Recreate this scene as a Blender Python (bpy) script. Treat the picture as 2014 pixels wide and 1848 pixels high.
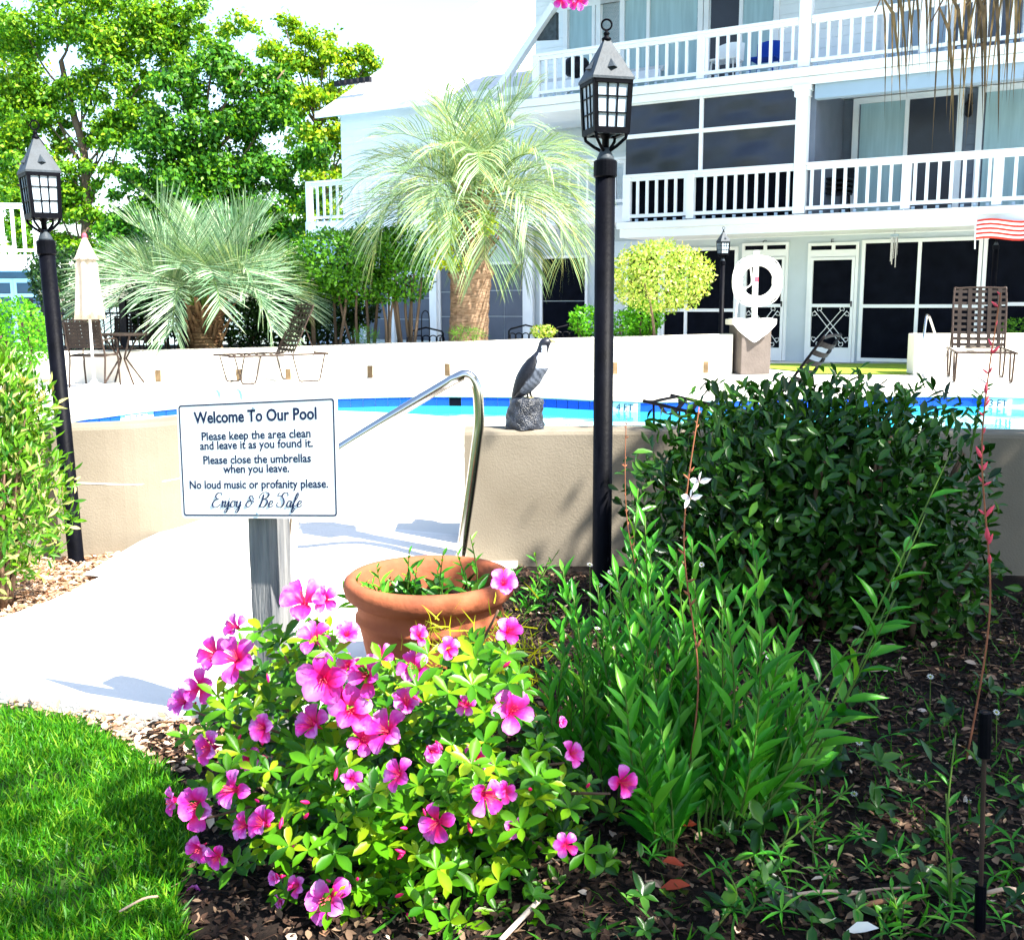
import bpy, math, random
import numpy as np
from mathutils import Vector, Matrix, geometry
random.seed(7); rng = np.random.default_rng(7)
for o_ in list(bpy.data.objects): bpy.data.objects.remove(o_)
SC = bpy.context.scene
COL = SC.collection
R = math.radians

# ---------------- camera, sky, sun, exposure ----------------
FPX, CX, CY, CAMZ = 2100.0, 1007.0, 924.0, 1.3
TH = R(9.17); ROLL = 0.0046
cs, sn = math.cos(TH), math.sin(TH)
FW = Vector((0, cs, -sn)); UP = Vector((0, sn, cs)); RX = Vector((1, 0, 0))
cam_d = bpy.data.cameras.new('camera'); cam = bpy.data.objects.new('camera', cam_d); COL.objects.link(cam)
cr = (RX - ROLL*UP).normalized(); cu = (UP + ROLL*RX).normalized()
m = Matrix((( cr.x, cu.x, -FW.x, 0), (cr.y, cu.y, -FW.y, 0), (cr.z, cu.z, -FW.z, CAMZ), (0, 0, 0, 1)))
cam.matrix_world = m
cam_d.sensor_width = 36; cam_d.lens = 36*FPX/2014; cam_d.clip_start = 0.05; cam_d.clip_end = 2000
SC.camera = cam
SUN = Vector((0.53, -0.36, 0.77)).normalized()          # towards the sun
w = bpy.data.worlds.new("World"); SC.world = w; w.use_nodes = True
nt = w.node_tree; bgn = nt.nodes['Background']
sky = nt.nodes.new('ShaderNodeTexSky'); sky.sky_type = 'NISHITA'; sky.sun_disc = False
sky.sun_elevation = math.asin(SUN.z); sky.sun_rotation = math.atan2(SUN.x, SUN.y)
sky.air_density = 1.0; sky.dust_density = 1.0; sky.ozone_density = 1.0
nt.links.new(sky.outputs[0], bgn.inputs[0]); bgn.inputs[1].default_value = 0.112
sd = bpy.data.lights.new('sun', 'SUN'); sd.energy = 5.0; sd.angle = R(0.53); sd.color = (1, 0.96, 0.88)
so = bpy.data.objects.new('sun', sd); COL.objects.link(so)
so.rotation_euler = (-SUN).to_track_quat('-Z', 'Y').to_euler(); so.location = SUN*50
SC.view_settings.view_transform = 'Standard'; SC.view_settings.look = 'None'
SC.view_settings.gamma = 1; SC.view_settings.use_curve_mapping = False
SC.view_settings.exposure = 2.1
SC.render.engine = 'CYCLES'
SC.cycles.max_bounces = 8; SC.cycles.transparent_max_bounces = 12

# ---------------- helpers ----------------
def ray(x, y):
    a, b = x-CX, y-CY
    a0, b0 = a-ROLL*b, b+ROLL*a
    return FW + RX*(a0/FPX) - UP*(b0/FPX)
def P(x, y, Y):                      # point seen at photo position (x, y), Y metres ahead
    d = ray(x, y); t = Y/d.y
    return Vector((d.x*t, Y, CAMZ+d.z*t))
def G(x, y, z=0.0):                  # same, on the horizontal plane z
    d = ray(x, y); t = (z-CAMZ)/d.z
    return Vector((d.x*t, d.y*t, z))

def tag(o, label=None, cat=None, group=None, kind=None):
    if label: o['label'] = label
    if cat: o['category'] = cat
    if group: o['group'] = group
    if kind: o['kind'] = kind
    return o
def empty(name, loc, label=None, cat=None, group=None, rz=0.0):
    o = bpy.data.objects.new(name, None); COL.objects.link(o); o.location = loc
    o.rotation_euler = (0, 0, rz); o.empty_display_size = 0.1
    return tag(o, label, cat, group)
def link(name, me, parent=None, mat=None):
    o = bpy.data.objects.new(name, me); COL.objects.link(o)
    if parent is not None: o.parent = parent
    if mat is not None and not me.materials: me.materials.append(mat)
    return o
def kids(o): return list(o.children)
def copy_tree(o, parent=None):
    c = o.copy(); COL.objects.link(c); c.parent = parent
    for ch in kids(o): copy_tree(ch, c)
    return c
def fast(name, V, F, smooth=False):   # F: (m,k) array
    V = np.asarray(V, dtype=np.float32); F = np.asarray(F, dtype=np.int32)
    me = bpy.data.meshes.new(name); me.vertices.add(len(V)); me.vertices.foreach_set('co', V.ravel())
    mF, k = F.shape
    me.loops.add(mF*k); me.loops.foreach_set('vertex_index', F.ravel())
    me.polygons.add(mF); me.polygons.foreach_set('loop_start', np.arange(0, mF*k, k, dtype=np.int32))
    me.polygons.foreach_set('loop_total', np.full(mF, k, dtype=np.int32))
    if smooth: me.polygons.foreach_set('use_smooth', np.ones(mF, dtype=bool))
    me.update(calc_edges=True); return me

class MB:
    def __init__(s): s.v = []; s.f = []; s.M = None
    def add(s, vs, fs):
        n = len(s.v)
        if s.M is not None: vs = [s.M @ Vector(q) for q in vs]
        s.v += [tuple(q) for q in vs]; s.f += [tuple(i+n for i in f) for f in fs]; return s
    def hexa(s, p):                   # 8 corners: bottom 4 ccw, top 4 ccw
        return s.add(p, [(0,3,2,1),(4,5,6,7),(0,1,5,4),(1,2,6,5),(2,3,7,6),(3,0,4,7)])
    def box(s, x0, x1, y0, y1, z0, z1):
        return s.hexa([(x0,y0,z0),(x1,y0,z0),(x1,y1,z0),(x0,y1,z0),(x0,y0,z1),(x1,y0,z1),(x1,y1,z1),(x0,y1,z1)])
    def bar(s, a, b, wd, ht, up=Vector((0,0,1))):
        a, b = Vector(a), Vector(b); d = (b-a).normalized(); sx = d.cross(up)
        if sx.length < 1e-4: sx = d.cross(Vector((0,1,0)))
        sx = sx.normalized()*wd/2; u = sx.cross(d).normalized()*ht/2
        return s.hexa([a-sx-u, a+sx-u, b+sx-u, b-sx-u, a-sx+u, a+sx+u, b+sx+u, b-sx+u])
    def tube(s, pts, r, n=8, caps=True, flat=1.0):
        pts = [Vector(p) for p in pts]; L = len(pts)
        rs = list(r) if hasattr(r, '__len__') else [r]*L
        vs = []; prev = None
        for i, p in enumerate(pts):
            t = (pts[min(i+1, L-1)]-pts[max(i-1, 0)])
            t = t.normalized() if t.length > 1e-9 else Vector((0,0,1))
            if prev is None:
                a = t.cross(Vector((0,0,1)))
                if a.length < 0.05: a = t.cross(Vector((1,0,0)))
            else:
                a = prev - t*prev.dot(t)
            a.normalize(); prev = a; b = t.cross(a)
            for k in range(n):
                an = 2*math.pi*k/n
                vs.append(p + (a*math.cos(an) + b*math.sin(an)*flat)*rs[i])
        fs = [(i*n+k, i*n+(k+1) % n, (i+1)*n+(k+1) % n, (i+1)*n+k) for i in range(L-1) for k in range(n)]
        if caps: fs += [tuple(range(n-1, -1, -1)), tuple((L-1)*n+k for k in range(n))]
        return s.add(vs, fs)
    def lathe(s, prof, n=24, c=(0,0,0), wob=None):
        vs = []; c = Vector(c)
        for i, (r_, z) in enumerate(prof):
            for k in range(n):
                an = 2*math.pi*k/n; q = r_*(wob(an, i) if wob else 1)
                vs.append(c + Vector((q*math.cos(an), q*math.sin(an), z)))
        L = len(prof)
        fs = [(i*n+k, i*n+(k+1) % n, (i+1)*n+(k+1) % n, (i+1)*n+k) for i in range(L-1) for k in range(n)]
        fs += [tuple(range(n-1, -1, -1)), tuple((L-1)*n+k for k in range(n))]
        return s.add(vs, fs)
    def torus(s, c, ax, r, r2, n=24, k=8, a0=0, a1=2*math.pi):
        ax = Vector(ax).normalized(); u = ax.orthogonal().normalized(); v = ax.cross(u)
        pts = [Vector(c)+(u*math.cos(a)+v*math.sin(a))*r for a in np.linspace(a0, a1, n+1)]
        return s.tube(pts, r2, k)
    def grid(s, rows):                # rows of points
        h, w_ = len(rows), len(rows[0])
        return s.add([p for r_ in rows for p in r_], [(i*w_+j, i*w_+j+1, (i+1)*w_+j+1, (i+1)*w_+j) for i in range(h-1) for j in range(w_-1)])
    def prism(s, poly, z0, z1):
        n = len(poly)
        vs = [(p[0], p[1], z0) for p in poly]+[(p[0], p[1], z1) for p in poly]
        return s.add(vs, [tuple(range(n-1, -1, -1)), tuple(range(n, 2*n))]+[(i, (i+1) % n, n+(i+1) % n, n+i) for i in range(n)])
    def mesh(s, name, smooth=False):
        me = bpy.data.meshes.new(name); me.from_pydata(s.v, [], s.f); me.update()
        if smooth: me.polygons.foreach_set('use_smooth', [True]*len(me.polygons))
        return me
    def build(s, name, mat, parent=None, smooth=False, world=True, bevel=0):
        me = s.mesh(name, smooth); o = link(name, me, parent, mat)
        if parent is not None and world:
            q = parent; off = Vector((0,0,0))
            while q is not None: off += q.location; q = q.parent
            o.location = -off
        if bevel:
            b = o.modifiers.new('bevel', 'BEVEL'); b.width = bevel; b.segments = 2; b.limit_method = 'ANGLE'
        return o

class Frame:
    def __init__(s, O, e):
        s.O = Vector((O[0], O[1], 0)); s.e = Vector((e[0], e[1], 0)).normalized()
        s.n = Vector((s.e.y, -s.e.x, 0))
        if s.n.dot(-s.O) < 0: s.n = -s.n
    def pt(s, a, o, z): return s.O + s.e*a + s.n*o + Vector((0, 0, z))
    def px(s, x, y, o=0):
        d = ray(x, y); O2 = s.O+s.n*o
        t = O2.dot(s.n)/Vector((d.x, d.y, 0)).dot(s.n)
        p = Vector((d.x*t, d.y*t, CAMZ+d.z*t)); return (p-O2).dot(s.e), p.z
    def box(s, mb, a0, a1, o0, o1, z0, z1):
        return mb.hexa([s.pt(a0,o0,z0), s.pt(a1,o0,z0), s.pt(a1,o1,z0), s.pt(a0,o1,z0), s.pt(a0,o0,z1), s.pt(a1,o0,z1), s.pt(a1,o1,z1), s.pt(a0,o1,z1)])

# ---------------- materials ----------------
def nodes(name):
    m_ = bpy.data.materials.new(name); m_.use_nodes = True
    return m_, m_.node_tree, m_.node_tree.nodes['Principled BSDF']
def mat(name, c, rough=0.6, var=0.15, scale=8, bump=0.0, metal=0.0, c2=None, detail=5, spec=0.18, stretch=(1,1,1), bscale=None, coat=0):
    m_, t, b = nodes(name); N = t.nodes; L = t.links
    b.inputs['Roughness'].default_value = rough; b.inputs['Metallic'].default_value = metal
    b.inputs['Specular IOR Level'].default_value = spec
    if coat: b.inputs['Coat Weight'].default_value = coat; b.inputs['Coat Roughness'].default_value = 0.1
    tc = N.new('ShaderNodeTexCoord'); mp = N.new('ShaderNodeMapping'); mp.inputs['Scale'].default_value = stretch
    L.new(tc.outputs['Object'], mp.inputs[0])
    no = N.new('ShaderNodeTexNoise'); no.inputs['Scale'].default_value = scale; no.inputs['Detail'].default_value = detail
    L.new(mp.outputs[0], no.inputs['Vector'])
    rp = N.new('ShaderNodeValToRGB'); rp.color_ramp.elements[0].position = 0.3; rp.color_ramp.elements[1].position = 0.7
    ca = c2 if c2 else tuple(max(0, q*(1-var)) for q in c)
    cb = c if c2 else tuple(min(1, q*(1+var)) for q in c)
    rp.color_ramp.elements[0].color = (*ca, 1); rp.color_ramp.elements[1].color = (*cb, 1)
    L.new(no.outputs['Fac'], rp.inputs[0]); L.new(rp.outputs[0], b.inputs['Base Color'])
    if bump:
        n2 = N.new('ShaderNodeTexNoise'); n2.inputs['Scale'].default_value = bscale or scale*5; n2.inputs['Detail'].default_value = 6
        L.new(mp.outputs[0], n2.inputs['Vector'])
        bp = N.new('ShaderNodeBump'); bp.inputs['Strength'].default_value = bump; bp.inputs['Distance'].default_value = 0.01
        L.new(n2.outputs['Fac'], bp.inputs['Height']); L.new(bp.outputs[0], b.inputs['Normal'])
    return m_
def leafmat(name, ca, cb, rough=0.4, tr=0.35, cc=None, spec=0.28):
    m_, t, b = nodes(name); N = t.nodes; L = t.links
    b.inputs['Roughness'].default_value = rough; b.inputs['Specular IOR Level'].default_value = spec
    ge = N.new('ShaderNodeNewGeometry'); oi = N.new('ShaderNodeObjectInfo')
    ad = N.new('ShaderNodeMath'); ad.operation = 'ADD'; L.new(ge.outputs['Random Per Island'], ad.inputs[0]); L.new(oi.outputs['Random'], ad.inputs[1])
    fr_ = N.new('ShaderNodeMath'); fr_.operation = 'FRACT'; L.new(ad.outputs[0], fr_.inputs[0])
    rp = N.new('ShaderNodeValToRGB'); e = rp.color_ramp.elements
    e[0].position = 0; e[0].color = (*ca, 1); e[1].position = 1 if not cc else 0.75; e[1].color = (*cb, 1)
    if cc: q = e.new(1.0); q.color = (*cc, 1)
    L.new(fr_.outputs[0], rp.inputs[0]); L.new(rp.outputs[0], b.inputs['Base Color'])
    tl = N.new('ShaderNodeBsdfTranslucent'); 
    mx = N.new('ShaderNodeMixShader'); mx.inputs[0].default_value = tr
    mm = N.new('ShaderNodeMixRGB'); mm.blend_type = 'MULTIPLY'; mm.inputs[0].default_value = 1; mm.inputs[2].default_value = (1.6, 1.35, 0.5, 1)
    L.new(rp.outputs[0], mm.inputs[1]); L.new(mm.outputs[0], tl.inputs[0])
    L.new(b.outputs[0], mx.inputs[1]); L.new(tl.outputs[0], mx.inputs[2])
    L.new(mx.outputs[0], N['Material Output'].inputs[0]); return m_

M = {}
M['white'] = mat('white_paint', (0.8,0.81,0.82), 0.5, 0.04, 3)
M['bwall'] = mat('pale_siding', (0.76,0.80,0.82), 0.7, 0.04, 2, bump=0.2)
M['gfloor'] = mat('shaded_white_wall', (0.50,0.56,0.60), 0.7, 0.05, 2, bump=0.2)  # white wall, its blue-grey shade under the overhang put into the colour
M['gwall'] = mat('grey_siding', (0.13,0.15,0.19), 0.7, 0.08, 3, bump=0.2)
M['shade'] = mat('grey_blind', (0.11,0.125,0.16), 0.8, 0.1, 2)
M['beam'] = mat('blue_grey_beam', (0.30,0.39,0.48), 0.7, 0.05, 2)
M['screen'] = mat('black_screen', (0.004,0.005,0.009), 0.8, 0.3, 5, spec=0.02)
M['vinyl'] = mat('dark_vinyl', (0.018,0.022,0.036), 0.34, 0.3, 2, bump=0.9, bscale=1.6, spec=0.4)
M['glass'] = mat('curtained_glass', (0.33,0.47,0.50), 0.2, 0.12, 2, stretch=(6,6,0.5))
M['stucco'] = mat('beige_stucco', (0.22,0.19,0.145), 0.9, 0, 1.3, bump=0.25, c2=(0.14,0.117,0.085), bscale=110, detail=9)
M['cream'] = mat('cream_stucco', (0.74,0.69,0.60), 0.9, 0.05, 3, bump=0.3)
M['conc'] = mat('pale_concrete', (0.70,0.67,0.62), 0.9, 0.07, 2.5, bump=0.4, bscale=60, detail=9)
M['deck'] = mat('deck_concrete', (0.64,0.61,0.55), 0.9, 0.06, 1.5, bump=0.3, bscale=50)
M['coping'] = mat('coping_stone', (0.45,0.42,0.36), 0.8, 0.12, 6, bump=0.3)
M['black'] = mat('black_post_paint', (0.002,0.0022,0.004), 0.5, 0.4, 12, bump=0.15, spec=0.05)
M['roofm'] = mat('lamp_roof_metal', (0.04,0.05,0.06), 0.55, 0.2, 20, bump=0.2, spec=0.2)
M['pane'] = mat('frosted_pane', (0.36,0.43,0.50), 0.2, 0.25, 14, spec=0.3)
M['steel'] = mat('stainless_steel', (0.52,0.50,0.47), 0.16, 0.05, 5, metal=1.0)
M['terra'] = mat('terracotta', (0.38,0.115,0.05), 0.8, 0, 9, bump=0.3, c2=(0.25,0.07,0.035), detail=9)
M['wood'] = mat('weathered_post', (0.25,0.245,0.24), 0.85, 0, 9, bump=0.9, c2=(0.085,0.09,0.10), stretch=(5,5,0.35), bscale=30)
M['signw'] = mat('sign_white', (0.88,0.88,0.86), 0.4, 0.01, 3)
M['navy'] = mat('navy_print', (0.008,0.018,0.06), 0.5, 0.1, 3)
M['tile'] = mat('blue_tile', (0.012,0.07,0.50), 0.15, 0.3, 3)
M['tilew'] = mat('white_tile', (0.75,0.78,0.8), 0.2, 0.03, 3)
M['grout'] = mat('pool_plaster', (0.55,0.68,0.72), 0.7, 0.05, 3)
M['brown'] = mat('brown_tube', (0.04,0.026,0.02), 0.4, 0.2, 8)
M['strap'] = mat('brown_strap', (0.026,0.018,0.014), 0.5, 0.2, 9)
M['darkstrap'] = mat('dark_strap', (0.006,0.0045,0.005), 0.6, 0.2, 9, spec=0.15)
M['canvas'] = mat('cream_canvas', (0.50,0.43,0.34), 0.9, 0.06, 6, bump=0.3)
M['bark'] = mat('bark', (0.13,0.09,0.06), 0.95, 0.3, 9, bump=1.0, stretch=(1,1,0.3))
M['palmbark'] = mat('palm_bark', (0.30,0.20,0.13), 0.95, 0, 10, bump=1.0, c2=(0.10,0.055,0.03), stretch=(1,1,4))
M['boot'] = mat('palm_frond_base', (0.26,0.16,0.08), 0.9, 0, 12, bump=0.6, c2=(0.12,0.06,0.03))
M['stem'] = mat('green_stem', (0.07,0.13,0.02), 0.6, 0.3, 15)
M['twig'] = mat('brown_twig', (0.14,0.085,0.055), 0.8, 0.3, 20)
M['redstem'] = mat('red_stem', (0.28,0.10,0.05), 0.7, 0.3, 20)
M['shingle'] = mat('pale_shingle', (0.62,0.62,0.62), 0.9, 0.1, 8, bump=0.3)
M['dshingle'] = mat('slate_shingle', (0.06,0.075,0.085), 0.9, 0.3, 10, bump=0.5)
M['stone'] = mat('grey_pillar', (0.12,0.10,0.088), 0.9, 0.12, 6, bump=0.5)
M['ringw'] = mat('life_ring_white', (0.85,0.84,0.8), 0.5, 0.03, 3)
M['red'] = mat('red_cloth', (0.6,0.05,0.03), 0.8, 0.1, 6)
M['pinktag'] = mat('pink_tag', (0.7,0.08,0.12), 0.8, 0.1, 6)
M['blue'] = mat('blue_cloth', (0.01,0.05,0.35), 0.8, 0.1, 6)
M['rock'] = mat('painted_rock', (0.035,0.042,0.06), 0.3, 0, 26, bump=0.8, c2=(0.003,0.004,0.007), spec=0.5)
M['feather'] = mat('dark_feather_paint', (0.007,0.008,0.013), 0.5, 0, 30, bump=0.4, c2=(0.004,0.005,0.008), spec=0.25)
M['yellow'] = mat('claw_yellow', (0.5,0.42,0.16), 0.5, 0.2, 20)
M['soil'] = mat('potting_soil', (0.03,0.022,0.016), 0.95, 0.4, 30, bump=0.8)
M['iron'] = mat('black_iron', (0.008,0.008,0.012), 0.5, 0.3, 9)
# leaves
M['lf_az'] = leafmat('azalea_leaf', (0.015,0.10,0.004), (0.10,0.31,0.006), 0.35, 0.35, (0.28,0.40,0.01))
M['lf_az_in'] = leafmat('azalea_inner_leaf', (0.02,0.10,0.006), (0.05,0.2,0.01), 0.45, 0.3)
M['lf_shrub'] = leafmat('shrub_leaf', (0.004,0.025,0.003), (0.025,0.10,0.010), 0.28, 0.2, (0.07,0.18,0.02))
M['lf_weed'] = leafmat('weed_leaf', (0.012,0.13,0.008), (0.07,0.34,0.018), 0.35, 0.35, (0.16,0.42,0.04))
M['lf_left'] = leafmat('oleander_leaf', (0.012,0.09,0.004), (0.12,0.30,0.012), 0.4, 0.3, (0.48,0.40,0.20))
M['lf_tree'] = leafmat('tree_leaf', (0.025,0.13,0.005), (0.16,0.36,0.01), 0.5, 0.4, (0.30,0.42,0.01))
M['lf_tree2'] = leafmat('dark_tree_leaf', (0.008,0.06,0.003), (0.06,0.23,0.008), 0.5, 0.35, (0.18,0.36,0.01))
M['lf_tree3'] = leafmat('yellow_tree_leaf', (0.06,0.22,0.006), (0.26,0.42,0.01), 0.5, 0.4, (0.42,0.48,0.012))
M['lf_topi'] = leafmat('clipped_leaf', (0.012,0.09,0.004), (0.11,0.31,0.01), 0.45, 0.3)
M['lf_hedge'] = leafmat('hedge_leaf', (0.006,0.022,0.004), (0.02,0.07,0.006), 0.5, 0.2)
M['lf_bright'] = leafmat('bright_bush_leaf', (0.03,0.20,0.005), (0.14,0.42,0.01), 0.45, 0.35)
M['lf_yel'] = leafmat('yellow_green_leaf', (0.12,0.26,0.02), (0.38,0.48,0.09), 0.45, 0.35, (0.60,0.56,0.25))
M['lf_palm'] = leafmat('palm_leaflet', (0.07,0.15,0.06), (0.30,0.44,0.22), 0.4, 0.18, (0.40,0.40,0.12))
M['lf_palm2'] = leafmat('bluish_palm_leaflet', (0.05,0.13,0.06), (0.26,0.41,0.24), 0.4, 0.16, (0.45,0.52,0.34))
M['lf_dry'] = leafmat('dry_palm_leaflet', (0.06,0.04,0.02), (0.20,0.14,0.06), 0.6, 0.1)
M['lf_fern'] = leafmat('fern_leaf', (0.2,0.36,0.01), (0.45,0.55,0.02), 0.5, 0.4)
M['lf_yth'] = leafmat('thread_leaf', (0.20,0.30,0.005), (0.50,0.48,0.01), 0.5, 0.4)
M['grass'] = leafmat('lawn_blade', (0.012,0.10,0.003), (0.06,0.26,0.006), 0.45, 0.35, (0.22,0.40,0.02))
M['litter'] = leafmat('leaf_litter', (0.006,0.003,0.002), (0.055,0.027,0.015), 0.8, 0.1, (0.24,0.16,0.10))
M['litterl'] = leafmat('pale_litter', (0.22,0.10,0.05), (0.55,0.38,0.26), 0.8, 0.1, (0.75,0.60,0.48))
M['daisy'] = leafmat('white_petal', (0.75,0.75,0.72), (0.85,0.85,0.82), 0.5, 0.3)
M['redleaf'] = leafmat('red_leaf', (0.30,0.03,0.02), (0.45,0.08,0.03), 0.5, 0.3)

def add_obj_gradient(name, c0, c1, c2, tr=0.35):      # petal colour along its own length
    m_, t, b = nodes(name); N = t.nodes; L = t.links
    b.inputs['Roughness'].default_value = 0.5
    tc = N.new('ShaderNodeTexCoord'); sp = N.new('ShaderNodeSeparateXYZ'); L.new(tc.outputs['Object'], sp.inputs[0])
    no = N.new('ShaderNodeTexNoise'); no.inputs['Scale'].default_value = 5; L.new(tc.outputs['Object'], no.inputs['Vector'])
    ml = N.new('ShaderNodeMath'); ml.operation = 'MULTIPLY_ADD'; ml.inputs[1].default_value = 0.5; ml.inputs[2].default_value = -0.25
    L.new(no.outputs['Fac'], ml.inputs[0])
    oi = N.new('ShaderNodeObjectInfo'); m3 = N.new('ShaderNodeMath'); m3.operation = 'MULTIPLY_ADD'; m3.inputs[1].default_value = 0.5; m3.inputs[2].default_value = -0.3
    L.new(oi.outputs['Random'], m3.inputs[0])
    a1 = N.new('ShaderNodeMath'); a1.operation = 'ADD'; L.new(sp.outputs['X'], a1.inputs[0]); L.new(ml.outputs[0], a1.inputs[1])
    a2 = N.new('ShaderNodeMath'); a2.operation = 'ADD'; L.new(a1.outputs[0], a2.inputs[0]); L.new(m3.outputs[0], a2.inputs[1])
    rp = N.new('ShaderNodeValToRGB'); e = rp.color_ramp.elements
    e[0].position = 0.1; e[0].color = (*c0, 1); e[1].position = 1.0; e[1].color = (*c2, 1); q = e.new(0.5); q.color = (*c1, 1)
    L.new(a2.outputs[0], rp.inputs[0]); L.new(rp.outputs[0], b.inputs['Base Color'])
    tl = N.new('ShaderNodeBsdfTranslucent'); L.new(rp.outputs[0], tl.inputs[0])
    mx = N.new('ShaderNodeMixShader'); mx.inputs[0].default_value = tr
    L.new(b.outputs[0], mx.inputs[1]); L.new(tl.outputs[0], mx.inputs[2]); L.new(mx.outputs[0], N['Material Output'].inputs[0])
    return m_
M['petal'] = add_obj_gradient('azalea_petal', (0.76,0.008,0.15), (0.78,0.03,0.48), (0.84,0.26,0.74))
M['petalw'] = add_obj_gradient('white_gaura_petal', (0.8,0.6,0.65), (0.85,0.85,0.85), (0.85,0.85,0.85))

def water_mat():
    m_, t, b = nodes('pool_water_surface'); N = t.nodes; L = t.links
    b.inputs['Base Color'].default_value = (0.035, 0.42, 0.52, 1); b.inputs['Roughness'].default_value = 0.04; b.inputs['IOR'].default_value = 1.33
    tc = N.new('ShaderNodeTexCoord'); no = N.new('ShaderNodeTexNoise'); no.inputs['Scale'].default_value = 2.2; no.inputs['Detail'].default_value = 3
    bp = N.new('ShaderNodeBump'); bp.inputs['Strength'].default_value = 0.25; bp.inputs['Distance'].default_value = 0.02
    L.new(tc.outputs['Object'], no.inputs['Vector']); L.new(no.outputs['Fac'], bp.inputs['Height']); L.new(bp.outputs[0], b.inputs['Normal'])
    return m_
M['water'] = water_mat()
M['lake'] = mat('lake_surface', (0.10,0.33,0.5), 0.1, 0.1, 0.5)

# ---------------- leaf templates and scattering ----------------
def leaf_template(wd=0.35, n=4, fold=0.12, curl=0.15, tip=1.6, base=1.0, mid=0.5):
    V = []; F = []
    for i in range(n+1):
        t = i/n; x = t
        a = (t/mid) if t < mid else ((1-t)/(1-mid))
        ww = wd/2*max(0.0, math.sin(min(1, max(0, a))*math.pi/2))**(base if t < mid else 1/tip*1.2)
        if i in (0,): ww = wd*0.04
        if i == n: ww = wd*0.01
        z = -curl*t*t
        V += [(x, -ww, z+fold*ww), (x, 0, z-fold*ww*0.5), (x, ww, z+fold*ww)]
    for i in range(n):
        a = i*3
        F += [(a, a+3, a+4, a+1), (a+1, a+4, a+5, a+2)]
    return np.array(V, dtype=np.float32), np.array(F, dtype=np.int32)
T_OBO = leaf_template(0.42, 4, 0.35, 0.15, 1.6, 1.2, 0.6)
T_LAN = leaf_template(0.165, 5, 0.5, 0.28, 1.0, 1.0, 0.42)
T_OVA = leaf_template(0.5, 3, 0.3, 0.12, 1.3, 1.0, 0.45)
T_BLADE = (np.array([(0,-.5,0),(0,.5,0),(.55,.35,-.05),(.55,-.35,-.05),(1,0.05,-.25),(1,-0.05,-.25)], dtype=np.float32)*np.array([1,0.07,1], dtype=np.float32), np.array([(0,1,2,3),(3,2,4,5)], dtype=np.int32))
T_QUAD = (np.array([(0,-.04,0),(.45,-.3,.05),(1,0,-.1),(.45,.3,.05)], dtype=np.float32), np.array([(0,1,2,3)], dtype=np.int32))
def leafmesh(name, T, mt):
    me = fast(name, T[0], T[1], True); me.materials.append(mt); return me
def nrm(a): return a/np.maximum(np.linalg.norm(a, axis=-1, keepdims=True), 1e-9)
def basis(D, Nn):
    X = nrm(D); Z = nrm(Nn - X*np.sum(Nn*X, -1, keepdims=True)); Y = np.cross(Z, X); return X, Y, Z
def scatter(name, T, loc, D, Nn, size, mt, parent=None, kind=None, wscale=1.0):
    loc = np.asarray(loc, float); X, Y, Z = basis(np.asarray(D, float), np.asarray(Nn, float)); s = np.broadcast_to(np.asarray(size, float), (len(loc),))
    V, F = T; n = len(loc)
    W = loc[:, None, :] + s[:, None, None]*(V[None, :, 0:1]*X[:, None, :] + V[None, :, 1:2]*Y[:, None, :]*wscale + V[None, :, 2:3]*Z[:, None, :])
    FF = (F[None]+(np.arange(n)*len(V))[:, None, None]).reshape(-1, F.shape[1])
    W = W.reshape(-1, 3)
    off = Vector((0,0,0)); q = parent
    while q is not None: off += q.location; q = q.parent
    W = W - np.array(off)
    me = fast(name, W, FF, False); me.materials.append(mt)
    o = link(name, me, parent)
    if kind: o['kind'] = kind
    return o
def leaf_objs(name, me, loc, D, Nn, size, parent):
    X, Y, Z = basis(np.asarray(D, float), np.asarray(Nn, float))
    off = np.zeros(3); q = parent
    while q is not None: off += np.array(q.location); q = q.parent
    s = np.broadcast_to(np.asarray(size, float), (len(loc),))
    out = []
    for i in range(len(loc)):
        o = bpy.data.objects.new(name, me); COL.objects.link(o); o.parent = parent
        l = np.asarray(loc[i])-off
        o.matrix_local = Matrix(((X[i,0]*s[i], Y[i,0]*s[i], Z[i,0]*s[i], l[0]), (X[i,1]*s[i], Y[i,1]*s[i], Z[i,1]*s[i], l[1]), (X[i,2]*s[i], Y[i,2]*s[i], Z[i,2]*s[i], l[2]), (0,0,0,1)))
        out.append(o)
    return out
def rdir(n): return nrm(rng.normal(size=(n, 3)))
def text_obj(body, size, mt, Mx, parent, name='lettering', shear=0.0, ext=0.0008, offset=0.0, xs=1.0, align='CENTER'):
    cu_ = bpy.data.curves.new('t', 'FONT'); cu_.body = body; cu_.size = size; cu_.extrude = ext; cu_.shear = shear
    cu_.align_x = align; cu_.offset = offset; cu_.resolution_u = 3
    ob = bpy.data.objects.new('t', cu_); COL.objects.link(ob)
    dg = bpy.context.evaluated_depsgraph_get(); dg.update()
    me = bpy.data.meshes.new_from_object(ob.evaluated_get(dg)); bpy.data.objects.remove(ob)
    me.materials.clear(); me.materials.append(mt)
    if xs != 1.0: me.transform(Matrix.Diagonal((xs, 1, 1, 1)))
    me.transform(Mx); me.name = name
    o = link(name, me, parent)
    off = Vector((0,0,0)); q = parent
    while q is not None: off += q.location; q = q.parent
    o.location = -off; return o
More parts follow.
